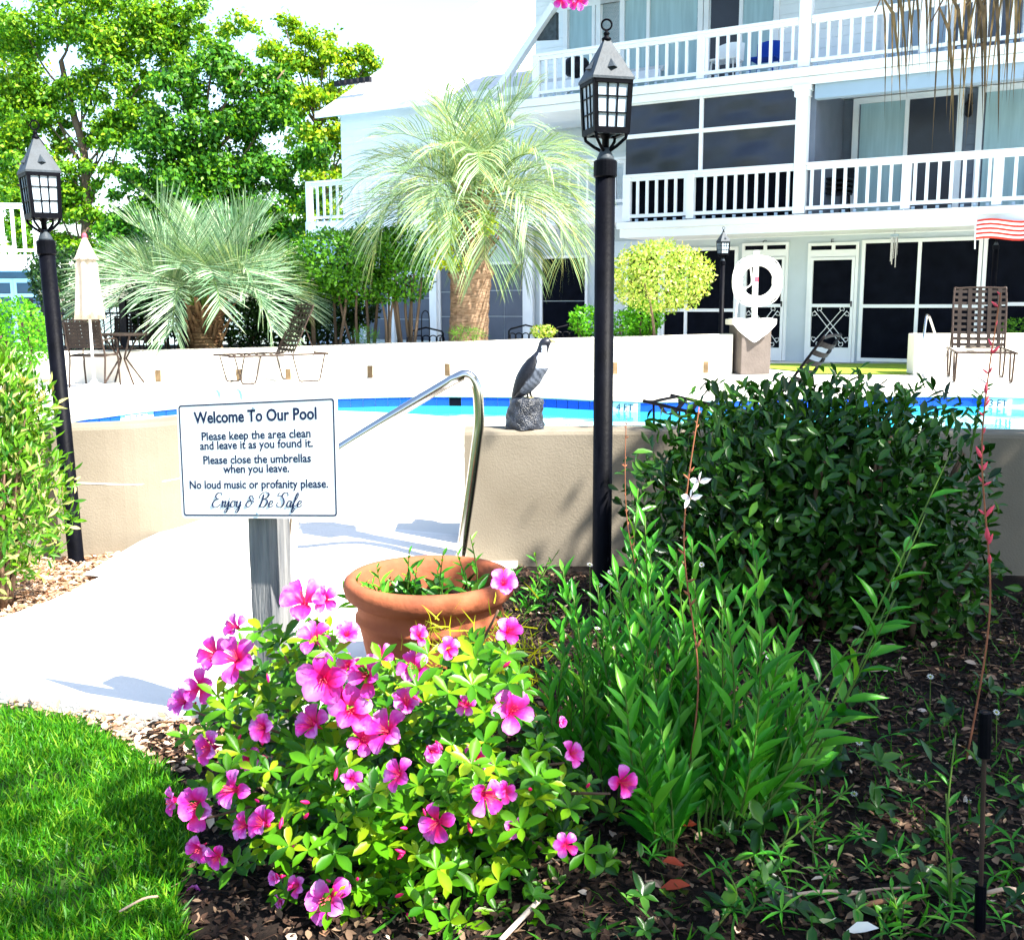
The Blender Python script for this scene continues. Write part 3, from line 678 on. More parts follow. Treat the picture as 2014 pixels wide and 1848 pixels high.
# ---- white wing behind the palm
FB = Frame(FA.pt(0, -1.0, 0), FA.e)
Bb = empty('apartment_wing', FB.pt(-6, 0, 0.1), 'white two-storey wing with a pale hipped roof and grey window blinds behind the tall palm', 'building')
def bx(x, y, o=0): return FB.px(x, y, o)
bl = bx(672, 300)[0]; br = sL-0.05-0.0; b2 = bx(1046, 470)[1]; be = bx(672, 232)[1]
br = max(br, bx(1100,400)[0])
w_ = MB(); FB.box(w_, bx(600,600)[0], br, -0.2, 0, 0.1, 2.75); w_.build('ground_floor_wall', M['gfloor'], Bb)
w_ = MB(); FB.box(w_, bl, br, -0.2, 0.0, 3.1, be+0.35); w_.build('second_floor_wall', M['bwall'], Bb)
siding(FB, Bb, bl, br, 0.001, 3.1, be+.3, mt=M['bwall'])
w_ = MB(); FB.box(w_, bx(604,450,1.2)[0], br, -0.19, 1.25, 2.75, 3.08); w_.build('floor_slab', M['white'], Bb)
s_l = bx(606,420,1.2)[0]
railing(FB, Bb, s_l, br-0.1, 1.2, 3.08, 3.08+0.92, step=0.2, posts=[s_l+0.06, s_l+2.4, s_l+4.8])
# hipped roof
el = bl-0.35; er = br; z0 = be+0.1
rf = MB(); ridge0 = el+3.1
rf.add([FB.pt(el,0.45,z0), FB.pt(er,0.45,z0), FB.pt(er,-7,z0), FB.pt(el,-7,z0), FB.pt(ridge0,-3.2,z0+3.3), FB.pt(er,-3.2,z0+3.3)],
       [(0,1,5,4),(3,0,4),(2,3,4,5),(0,3,2,1),(1,2,5)])
rfo = rf.build('roof', M['shingle'], Bb)
g = MB(); FB.box(g, el-0.03, er, 0.455, 0.5, z0-0.14, z0+0.02); g.build('gutter', M['white'], rfo)
lv = bx(730,187,-0.6); g = MB()
for i in range(6):
    FB.box(g, lv[0]-0.55+i*0.19, lv[0]-0.42+i*0.19, 0.02, 0.12, z0+0.62+0.02*i*0, z0+0.74)
g.build('roof_vent', M['iron'], rfo)
# ground floor windows of the wing
def bwin(x0, x1, yt, yb, mt, mull=1, name='window', trans=2):
    s0 = bx(x0,600)[0]; s1 = bx(x1,600)[0]; xr = (x0+x1)/2; zt = bx(xr,yt)[1]; zb = max(0.3, bx(xr,yb)[1])
    f = MB(); FB.box(f, s0-0.06, s0, 0, 0.05, zb, zt+0.06); FB.box(f, s1, s1+0.06, 0, 0.05, zb, zt+0.06); FB.box(f, s0, s1, 0, 0.048, zt, zt+0.06)
    fo = f.build(name, M['white'], Bb)
    for i in range(mull+1):
        for j in range(trans+1):
            a0 = s0+(s1-s0)*i/(mull+1)+0.008; a1 = s0+(s1-s0)*(i+1)/(mull+1)-0.008
            c0 = zb+(zt-zb)*j/(trans+1)+0.008; c1 = zb+(zt-zb)*(j+1)/(trans+1)-0.008
            g = MB(); FB.box(g, a0, a1, 0.004, 0.014, c0, c1); g.build('pane', mt, fo)
bwin(720, 766, 545, 690, M['shade'], 0); bwin(784, 850, 545, 690, M['shade'], 1); bwin(868, 902, 526, 690, M['shade'], 0)
bwin(955, 1030, 520, 690, M['shade'], 1); bwin(1068, 1152, 508, 690, M['screen'], 0, trans=1)
for x in (775, 858, 1046):
    c = MB(); s = bx(x,600)[0]; FB.box(c, s-0.1, s+0.1, 0.05, 0.14, 0.1, 2.74); c.build('column', M['white'], Bb)
# ---- building at the far left
FC = Frame(Vector((-11.2,27,0)), (1, 0.10))
Cb = empty('apartment_building', (-12,27,0.1), 'white building with a railed balcony at the left edge behind the lamp', 'building')
def cx_(x, y, o=0): return FC.px(x, y, o)
cr0 = cx_(78,450,1.2)[0]
w_ = MB(); FC.box(w_, cr0-9, cr0-0.3, -0.2, 0, 0.1, 2.3); w_.build('wall', M['gwall'], Cb)
zf = cx_(30,500,1.2)[1]; zf0 = cx_(30,532,1.2)[1]
w_ = MB(); FC.box(w_, cr0-9, cr0, -0.19, 1.3, zf0, zf-0.02); w_.build('floor_slab', M['white'], Cb)
railing(FC, Cb, cr0-7, cr0, 1.2, zf, cx_(30,400,1.2)[1], step=0.24, bw=0.07, posts=[cr0-0.07, cr0-2.4])
for x0, x1 in ((-60, 22), (34, 82)):
    s0 = cx_(x0,570,0)[0]; s1 = cx_(x1,570,0)[0]; zt = cx_(40,556,0)[1]
    f = MB(); FC.box(f, s0-0.08, s0, 0, 0.05, 0.1, zt+0.1); FC.box(f, s1, s1+0.08, 0, 0.05, 0.1, zt+0.1); FC.box(f, s0, s1, 0, 0.048, zt, zt+0.1); FC.box(f, s0, s1, 0, 0.046, zt-0.35, zt-0.27)
    fo = f.build('window', M['white'], Cb)
    for a0, a1 in ((0.3, zt-0.35), (zt-0.27, zt)):
        g = MB(); FC.box(g, s0, s1, 0.004, 0.014, a0, a1); g.build('pane', M['shade'], fo)
# ================= LAMPS =================
def make_lamp(loc, H, rz, label, z0=0.0):
    t = empty('lamp_post', (loc[0], loc[1], z0), label, 'lamp', 'black lantern posts around the pool')
    c, s = math.cos(rz), math.sin(rz)
    RM = Matrix.Rotation(rz, 4, 'Z')
    def b(mb, name, mt, parent=t, **k): return mb.build(name, mt, parent, world=False, **k)
    h = H-2.48
    p = MB().lathe([(0.047,0.0),(0.047,0.02),(0.0425,0.03),(0.042,1.86+h)], 20); b(p, 'post', M['black'], smooth=True)
    p = MB().lathe([(0.044,1.845+h),(0.0495,1.85+h),(0.049,1.91+h),(0.044,1.915+h)], 20); b(p, 'sleeve', M['black'])
    p = MB().lathe([(0.038,1.913+h),(0.036,1.925+h),(0.022,1.955+h),(0.018,1.965+h)], 20); b(p, 'neck', M['roofm'], smooth=True)
    def mbr(): m_ = MB(); m_.M = RM @ Matrix.Translation((0,0,h)); return m_
    a0, a1, zb, zt = 0.068, 0.077, 2.02, 2.235
    cage = mbr()
    for sx_ in (-1,1):
        for sy in (-1,1):
            cage.bar((sx_*a0, sy*a0, zb), (sx_*a1, sy*a1, zt), 0.019, 0.019, Vector((1,0,0)))
    for z, a in ((zb+0.008, a0), (zt-0.01, a1)):
        for k in range(4):
            q = [(-a,-a),(a,-a),(a,a),(-a,a)]; x0, y0 = q[k]; x1, y1 = q[(k+1)%4]
            cage.bar((x0,y0,z), (x1,y1,z), 0.021, 0.026)
    co = b(cage, 'lantern_cage', M['black'])
    for k in range(4):
        m4 = RM @ Matrix.Translation((0,0,h)) @ Matrix.Rotation(k*math.pi/2, 4, 'Z')
        g = MB(); g.M = m4; g.hexa([(-a0,-a0-.001,zb+.02),(a0,-a0-.001,zb+.02),(a0,-a0+.002,zb+.02),(-a0,-a0+.002,zb+.02),(-a1,-a1-.001,zt-.02),(a1,-a1-.001,zt-.02),(a1,-a1+.002,zt-.02),(-a1,-a1+.002,zt-.02)])
        b(g, 'pane', M['pane'], co)
        for j in (-1, 0, 1):
            pass
        g = MB(); g.M = m4
        for j in (-0.33, 0.33): g.bar((j*a0*.85,-a0-.004,zb+.02), (j*a1*.85,-a1-.004,zt-.02), 0.005, 0.006, Vector((1,0,0)))
        for f_ in (0.36, 0.66):
            a = a0+(a1-a0)*f_; z = zb+(zt-zb)*f_; g.bar((-a,-a-.0042,z), (a,-a-.0042,z), 0.005, 0.005)
        b(g, 'muntin', M['black'], co)
    r_ = mbr(); e = 0.090
    r_.add([(-e,-e,2.238),(e,-e,2.238),(e,e,2.238),(-e,e,2.238),(-.012,-.012,2.395),(.012,-.012,2.395),(.012,.012,2.395),(-.012,.012,2.395),(-e,-e,2.228),(e,-e,2.228),(e,e,2.228),(-e,e,2.228)],
           [(0,1,5,4),(1,2,6,5),(2,3,7,6),(3,0,4,7),(4,5,6,7),(8,9,1,0),(9,10,2,1),(10,11,3,2),(11,8,0,3),(8,11,10,9)])
    ro_ = b(r_, 'lantern_roof', M['roofm'])
    for k in range(4):                         # little raised vents on the roof faces
        g = MB(); g.M = RM @ Matrix.Translation((0,0,h)) @ Matrix.Rotation(k*math.pi/2, 4, 'Z')
        def rf(x, z, o=0.0): d = e+(0.012-e)*(z-2.238)/(2.395-2.238); return (x, -d-o, z)
        g.add([rf(-.022,2.275,.002), rf(.022,2.275,.002), rf(0,2.315,.002), rf(0,2.277,.022)], [(0,1,3),(1,2,3),(2,0,3)])
        b(g, 'roof_vent', M['roofm'], ro_)
    f = mbr(); f.lathe([(.018,2.39),(.02,2.396),(.02,2.402),(.010,2.408),(.010,2.415),(.014,2.42),(.008,2.428),(.004,2.435)], 12); f.torus((0,0,2.455), (0.35,1,0), 0.021, 0.0045, 20, 6)
    b(f, 'finial', M['black'], smooth=True)
    for k in range(4):
        q = mbr(); x, y = [(-a0,-a0),(a0,-a0),(a0,a0),(-a0,a0)][k]
        q.tube([(x,y,2.022),(x*.95,y*.95,2.0),(x*.55,y*.55,1.972),(x*.22,y*.22,1.955),(x*.15,y*.15,1.945)], [.007,.007,.007,.008,.008], 6)
        b(q, 'bracket', M['black'], smooth=True)
    q = MB(); q.lathe([(.015,1.95+h),(.015,2.0+h),(.028,2.015+h),(.05,2.02+h)], 12); b(q, 'socket', M['black'], smooth=True)
    q = MB(); q.lathe([(.012,2.03+h),(.012,2.07+h),(.022,2.10+h),(.024,2.14+h),(.012,2.17+h)], 10); b(q, 'bulb', M['ringw'], smooth=True)
    return t
g0 = G(1183, 1163); make_lamp(g0, 2.48, R(16), 'tallest black lantern post standing before the beige wall, beside the falcon figure', -0.05)
g1 = G(150, 1098); l1 = make_lamp((g1.x, g1.y), 2.18, R(38), 'black lamp post leaning slightly at the left, beside the light green shrub', -0.03)
l1.scale = (0.9, 0.9, 1.0); l1.rotation_euler = (R(-0.5), R(-1.6), 0)
p = P(1418, 650, 18.4); make_lamp((p.x, p.y), 2.36, R(16), 'distant black lamp post between the yellow-green tree and the life ring', 0.1)
p = P(1948, 650, 17.3); make_lamp((p.x, p.y), 2.55, R(16), 'distant black lamp post beside the striped flag near the right edge', 0.1)

# ================= SIGN =================
TL, TR = P(350,797,3.10), P(658,782,2.90); BL = P(362,1014,3.10); BR = P(663,1016,2.90)
ex = ((TR+BR)/2-(TL+BL)/2); W = ex.length; ex.normalize(); Hs = ((TL+TR)/2-(BL+BR)/2).length; ey = ((TL+TR)/2-(BL+BR)/2).normalized(); ez = ex.cross(ey).normalized()
sc_ = (TL+TR+BL+BR)/4
SM = Matrix(((ex.x,ey.x,ez.x,sc_.x),(ex.y,ey.y,ez.y,sc_.y),(ex.z,ey.z,ez.z,sc_.z),(0,0,0,1)))
pxc, pyc = P(531,1430,3.07), None
sgn_t = empty('pool_sign', (P(531,1100,3.07).x, 3.07, -0.05), 'white pool rules sign with dark blue lettering and border on a weathered wooden post', 'sign')
SPp = P(527,1100,3.06)
post = MB(); hw = 0.0495
zt = 0.93; nseg = 14
th_ = math.atan2(ex.y, ex.x)
rows = []
for i in range(nseg+1):
    z = -0.1+(zt+0.1)*i/nseg; row = []
    for k in range(16):
        a = 2*math.pi*(k+0.5)/16; r_ = hw/max(abs(math.cos(a)), abs(math.sin(a))); r_ = min(r_, hw*1.36)
        r_ *= 1+random.uniform(-.012,.012)
        x = r_*math.cos(a); y = r_*math.sin(a)
        row.append((SPp.x+x*math.cos(th_)-y*math.sin(th_), SPp.y+0.0+x*math.sin(th_)+y*math.cos(th_)+0.03, z))
    rows.append(row+[row[0]])
post.grid(rows); post.add(rows[-1][:-1], [tuple(range(16))])
post.build('post', M['wood'], sgn_t)
bd = MB(); bd.M = SM
def rrect(w_, h_, r_, n=5):
    out = []
    for cx0, cy0, a0 in ((w_-r_,h_-r_,0),(-w_+r_,h_-r_,90),(-w_+r_,-h_+r_,180),(w_-r_,-h_+r_,270)):
        for i in range(n+1): a = R(a0+90*i/n); out.append((cx0+r_*math.cos(a), cy0+r_*math.sin(a)))
    return out
bd.prism(rrect(W/2+0.006, Hs/2+0.006, 0.012), -0.005, 0.0)
board = bd.build('sign_board', M['signw'], sgn_t)
bo = MB(); bo.M = SM
oo, ii = rrect(W/2-0.001, Hs/2-0.001, 0.008), rrect(W/2-0.005, Hs/2-0.005, 0.006); n = len(oo)
bo.add([(x,y,0.0) for x,y in oo]+[(x,y,0.0) for x,y in ii]+[(x,y,0.0005) for x,y in oo]+[(x,y,0.0005) for x,y in ii],
       [f for i in range(n) for f in ((i,(i+1)%n,2*n+(i+1)%n,2*n+i),(2*n+i,2*n+(i+1)%n,3*n+(i+1)%n,3*n+i),(3*n+i,3*n+(i+1)%n,n+(i+1)%n,n+i))])
bo.build('border', M['navy'], board)
k_ = Hs/218.0      # metres per photo pixel on the board
def line(t, ypx, wpx, size, shear=0.0, off=0.0):
    # width-fit: measure
    cu_ = bpy.data.curves.new('t','FONT'); cu_.body = t; cu_.size = 1; ob = bpy.data.objects.new('t', cu_); COL.objects.link(ob)
    bpy.context.view_layer.update(); wd = ob.dimensions.x; bpy.data.objects.remove(ob)
    xs = (wpx*W/306.0)/(wd*size)
    text_obj(t, size, M['navy'], SM @ Matrix.Translation((0.0, -(ypx-905)*k_-size*0.34, 0.0003)), board, shear=shear, offset=off, xs=xs, ext=0.0002)
line('Welcome To Our Pool', 822, 240, 0.047, off=0.0012)
line('Please keep the area clean', 858, 214, 0.034, off=0.0006)
line('and leave it as you found it.', 876, 222, 0.034, off=0.0006)
line('Please close the umbrellas', 904, 212, 0.034, off=0.0006)
line('when you leave.', 922, 130, 0.034, off=0.0006)
line('No loud music or profanity please.', 952, 274, 0.034, off=0.0006)
# script line, drawn as pen strokes
def pen(strokes, x0, y0, s, slant=0.30, r_=0.0019):
    m_ = MB(); m_.M = SM
    for st in strokes:
        pts = smooth_path([Vector((x0+(x+slant*y)*s, y0+y*s, -0.0008)) for x, y in st], 5)
        n_ = len(pts); rr = []
        for i in range(n_):
            d = pts[min(i+1,n_-1)]-pts[max(i-1,0)]; v = abs(d.y)/(d.length+1e-9)
            rr.append(r_*(0.6+1.1*v if d.y < 0 else 0.65+0.4*v))
        m_.tube(pts, rr, 6)
    return m_
LT = {'E': ([[(0.95,1.25),(0.75,1.45),(0.35,1.40),(0.2,1.1),(0.45,0.85),(0.7,0.8)],[(0.6,0.82),(0.2,0.7),(0.0,0.35),(0.2,0.02),(0.6,0.0),(0.95,0.3)]],1.05),
 'n': ([[(0.0,0.55),(0.12,0.62),(0.15,0.0)],[(0.15,0.35),(0.4,0.62),(0.5,0.5),(0.48,0.1),(0.58,0.0),(0.72,0.2)]],0.7),
 'j': ([[(0.0,0.25),(0.15,0.62),(0.15,-0.3),(0.0,-0.55),(-0.2,-0.4),(0.05,-0.1),(0.4,0.2)],[(0.16,0.86),(0.17,0.89),(0.17,0.86)]],0.4),
 'o': ([[(0.45,0.55),(0.2,0.62),(0.0,0.35),(0.12,0.02),(0.4,0.05),(0.5,0.35),(0.38,0.6),(0.65,0.5)]],0.6),
 'y': ([[(0.0,0.5),(0.1,0.62),(0.12,0.15),(0.3,0.0),(0.5,0.3),(0.52,0.6)],[(0.52,0.6),(0.5,-0.2),(0.3,-0.55),(0.12,-0.4),(0.4,-0.05),(0.7,0.2)]],0.7),
 '&': ([[(0.8,0.75),(0.5,1.15),(0.22,1.0),(0.45,0.7),(0.15,0.55),(0.0,0.25),(0.25,0.0),(0.55,0.15),(0.62,0.5),(0.35,0.62)],[(0.35,0.62),(0.7,0.62),(0.9,0.5)]],1.0),
 'B': ([[(0.35,1.25),(0.3,0.6),(0.15,0.0)],[(-0.1,0.9),(0.0,1.3),(0.5,1.48),(0.95,1.3),(0.8,0.95),(0.4,0.78)],[(0.4,0.78),(0.85,0.7),(0.95,0.35),(0.6,0.0),(0.2,0.05),(0.05,0.2)]],1.15),
 'e': ([[(0.05,0.25),(0.35,0.35),(0.4,0.55),(0.2,0.62),(0.02,0.35),(0.12,0.02),(0.35,0.03),(0.55,0.22)]],0.52),
 'S': ([[(1.0,1.15),(0.85,1.4),(0.5,1.4),(0.3,1.1),(0.55,0.8),(0.7,0.4),(0.5,0.02),(0.15,0.0),(-0.1,0.2),(-0.05,0.45)],[(0.3,1.15),(-0.1,1.1),(-0.2,1.3),(0.0,1.4)]],1.05),
 'a': ([[(0.45,0.55),(0.2,0.62),(0.0,0.3),(0.12,0.0),(0.35,0.1),(0.46,0.6)],[(0.46,0.6),(0.42,0.1),(0.52,0.0),(0.68,0.2)]],0.65),
 'f': ([[(-0.05,0.2),(0.35,0.9),(0.4,1.3),(0.25,1.35),(0.15,0.9),(0.05,-0.4),(0.2,-0.5),(0.3,-0.2),(0.15,0.05),(0.5,0.2)]],0.5)}
cur = 0; strokes = []
for ch in 'Enjoy & Be Safe':
    if ch == ' ': cur += 0.5; continue
    st, ad = LT[ch]; strokes += [[(x+cur, y) for x, y in q] for q in st]; cur += ad+0.03
sx0 = 182*W/306.0/(cur+0.2)
pen(strokes, -sx0*cur/2-0.006, -(996-905)*k_, sx0).build('script_lettering', M['navy'], board)
for yy in (808-0, 1009):
    q = MB(); q.M = SM @ Matrix.Translation((0.0, -(yy-905)*k_, 0)); q.lathe([(0.006,0),(0.0055,0.002),(0.003,0.0035)], 10); q.build('screw', M['beam'], sgn_t)

# ================= HANDRAIL =================
hr = empty('handrail', G(907,1100), 'bent stainless steel handrail beside the gap in the wall', 'handrail')
Yh = 4.92
pts = smooth_path([P(904,1108,Yh),P(908,1080,Yh),P(926,958,Yh),P(938,868,Yh),P(942,834,Yh),P(942,800,Yh),P(938,765,Yh),P(929,745,Yh),P(915,737,Yh),P(899,743,Yh),P(870,759,Yh+.02),P(760,825,Yh+.05),P(664,885,Yh+.1),P(608,925,Yh+.12),P(590,945,Yh+.13),P(583,975,Yh+.14),P(578,1040,Yh+.15),P(568,1128,Yh+.15)], 5)
MB().tube(pts, 0.0245, 14).build('rail', M['steel'], hr, smooth=True)
for q in (pts[0], pts[-1]): MB().lathe([(0.05,0.0),(0.05,0.006),(0.03,0.02)], 16, (q.x,q.y,0.0)).build('base_flange', M['steel'], hr, smooth=True)

# ================= FLOWERPOT =================
pc = P(845,1140,3.5); rz_ = pc.z
pot = empty('terracotta_pot', (pc.x, 3.5, -0.04), 'large terracotta pot with a thick rolled rim at the edge of the path', 'pot')
h0 = rz_+0.02
prof = [(0.185,-0.04),(0.195,-0.02),(0.215,0.10),(0.238,h0-0.17),(0.246,h0-0.155),(0.252,h0-0.15),(0.252,h0-0.135),(0.243,h0-0.125),(0.247,h0-0.085),(0.262,h0-0.078),(0.282,h0-0.062),(0.290,h0-0.035),(0.285,h0-0.012),(0.270,h0),(0.252,h0-0.002),(0.243,h0-0.016),(0.238,h0-0.05),(0.228,h0-0.12),(0.222,h0-0.16)]
mbp = MB(); V = []; n = 56
for r_, z in prof:
    for k in range(n): a = 2*math.pi*k/n; V.append((pc.x+r_*math.cos(a), 3.5+r_*math.sin(a), z))
mbp.add(V, [(i*n+k, i*n+(k+1)%n, (i+1)*n+(k+1)%n, (i+1)*n+k) for i in range(len(prof)-1) for k in range(n)])
mbp.build('pot_body', M['terra'], pot, smooth=True)
sr = []
for j in range(9):
    sr.append([(pc.x+0.228*j/8*math.cos(a), 3.5+0.228*j/8*math.sin(a), h0-0.115+random.uniform(-.006,.006)) for a in np.linspace(0,2*math.pi,31)])
MB().grid(sr).build('soil', M['soil'], pot)

# ================= FALCON FIGURE =================
fY = 5.29; fk = 0.1302*fY/FPX
fb = P(962+530*.1302, 625.6+1640*.1302, fY); fbz = 0.655
fal = empty('falcon_figure', (fb.x, fY, fbz), 'painted falcon decoy perched on a rock base on top of the beige wall', 'statue')
def FP(zx, zy, d=0.0): return Vector(((zx-530)*fk, d, (1645-zy)*fk))
sl = [(278,835,880),(286,812,905),(300,785,925),(320,768,938),(345,755,940),(375,746,928),(405,738,915),(440,726,905),(480,708,893),(515,675,888),(550,632,892),(600,578,896),(650,530,898),(700,492,905),(740,468,903),(790,438,872),(850,408,832),(900,392,806),(950,378,780),(1000,366,735),(1050,355,685),(1090,346,635),(1130,342,580),(1165,338,500),(1200,334,440),(1235,335,405),(1260,342,385)]
n = 56; V = []; cols = []
sl = [tuple(np.interp(t, range(len(sl)), [q[k] for q in sl]) for k in range(3)) for t in np.linspace(0, len(sl)-1, 60)]
def fcol(zx, zy, side):
    dark = (0.010,0.011,0.018); white = (0.62,0.70,0.78); grey = (0.13,0.15,0.19)
    if zy < 385: return dark
    if zy < 505: return white if (795 < zx < 868 and zy > 395) else dark
    xb = np.interp(zy, [500,560,650,700,760,860,960,1040,1090,1120], [750,725,728,720,690,620,540,455,470,560])
    if zx < xb: return dark
    if zy < 725: return white
    return grey if math.sin(zy*0.22+zx*0.06) > -0.3 else (0.05,0.06,0.08)
for zy, a, b in sl:
    c_, rx = (a+b)/2, (b-a)/2; ry = rx*0.82 if zy > 520 else rx*0.85
    if zy > 1150: ry = max(rx*0.9, 30)
    for k in range(n):
        an = 2*math.pi*k/n; zx = c_+rx*math.cos(an); V.append(FP(zx, zy, ry*math.sin(an)*fk)); cols.append((*fcol(zx, zy, math.sin(an)), 1))
F = [(i*n+k, (i+1)*n+k, (i+1)*n+(k+1)%n, i*n+(k+1)%n) for i in range(len(sl)-1) for k in range(n)]
mbf = MB(); mbf.add(V, F+[tuple(range(n)), tuple((len(sl)-1)*n+k for k in range(n-1,-1,-1))])
me = mbf.mesh('body', True); ca = me.color_attributes.new('paint', 'FLOAT_COLOR', 'POINT')
for i, c_ in enumerate(cols): ca.data[i].color = c_
mf, tf, bf = nodes('falcon_paint'); vc = tf.nodes.new('ShaderNodeVertexColor'); vc.layer_name = 'paint'; tf.links.new(vc.outputs[0], bf.inputs['Base Color']); bf.inputs['Roughness'].default_value = 0.4
bod = link('body', me, fal, mf)
def blob(parts_name, c0, r3, mt, parent, rot=0, n1=10, n2=14):
    m_ = MB(); rows = []
    for i in range(n1+1):
        ph = math.pi*i/n1; rows.append([(r3[0]*math.sin(ph)*math.cos(t), r3[1]*math.sin(ph)*math.sin(t), r3[2]*math.cos(ph)) for t in np.linspace(0, 2*math.pi, n2+1)])
    m_.M = Matrix.Translation(c0) @ Matrix.Rotation(rot, 4, 'Y'); m_.grid(rows); return m_.build(parts_name, mt, parent, smooth=True, world=False)
for sd_ in (-1, 1):
    wn = MB(); rows = []
    wp = [(545,640,700),(600,575,712),(660,525,716),(740,470,680),(820,430,615),(900,402,560),(980,380,510),(1050,365,470),(1110,352,410),(1150,350,385)]
    for zy, a, b in wp:
        c_, rx = (a+b)/2, (b-a)/2
        bw = np.interp(zy, [q[0] for q in sl], [(q[2]-q[1])/2 for q in sl]); bc = np.interp(zy, [q[0] for q in sl], [(q[2]+q[1])/2 for q in sl])
        row = []
        for u in np.linspace(-1, 1, 9):
            zx = c_+rx*u; yy = math.sqrt(max(0.02, 1-((zx-bc)/(bw+1e-6))**2))*bw*0.82+7*(1-u*u)+2
            row.append(FP(zx, zy, sd_*yy*fk))
        rows.append(row)
    wn.grid(rows); wn.build('wing', M['feather'], fal, smooth=True, world=False)
    bl_ = blob('eye', FP(880,322,sd_*50*fk), (12*fk,6*fk,11*fk), M['yellow'], fal)
bk = MB(); bk.tube([FP(925,322),FP(955,318),FP(980,328),FP(990,345),FP(986,362)], [34*fk,27*fk,19*fk,12*fk,3*fk], 10); bk.build('beak', M['yellow'], fal, smooth=True, world=False)
for d, x0, x1 in ((-26, 625, 650), (26, 580, 590)):
    lg = MB(); lg.tube([FP(x0-5,1060,d*fk),FP(x0,1120,d*fk),FP(x1,1175,d*fk)], [28*fk,17*fk,10*fk], 8); lg.build('leg', M['feather'], fal, smooth=True, world=False)
    ft_ = MB()
    for dx, dz in ((70,12),(30,45),(-60,20)):
        ft_.tube([FP(x1-20,1172,d*fk),FP(x1+dx*.6-20,1178,(d-18)*fk),FP(x1+dx-20,1190+dz,(d-40)*fk)], [9*fk,8*fk,3*fk], 6)
    ft_.build('foot', M['yellow'], fal, smooth=True, world=False)
rk = MB(); rows = []; rn = random.Random(4)
prk = [(1172,400,700),(1180,350,770),(1200,322,805),(1260,310,818),(1330,290,812),(1400,268,800),(1460,258,815),(1530,246,812),(1580,240,822),(1625,236,828),(1640,240,825)]
for zy, a, b in prk:
    c_, rx = (a+b)/2, (b-a)/2; row = []
    for k in range(40):
        t = 2*math.pi*k/40; f_ = 1+0.055*math.sin(5*t+zy*.021)+0.045*math.sin(9*t-zy*.035)+rn.uniform(-.025,.025)
        row.append(FP(c_+rx*f_*math.cos(t), zy+rn.uniform(-8,8)*(1 if zy < 1600 else 0), rx*0.8*f_*math.sin(t)*fk))
    rows.append(row+[row[0]])
rk.grid(rows); rk.add([r for r in rows[0][:-1]], [tuple(range(40))]); rk.build('rock_base', M['rock'], fal, smooth=True, world=False)

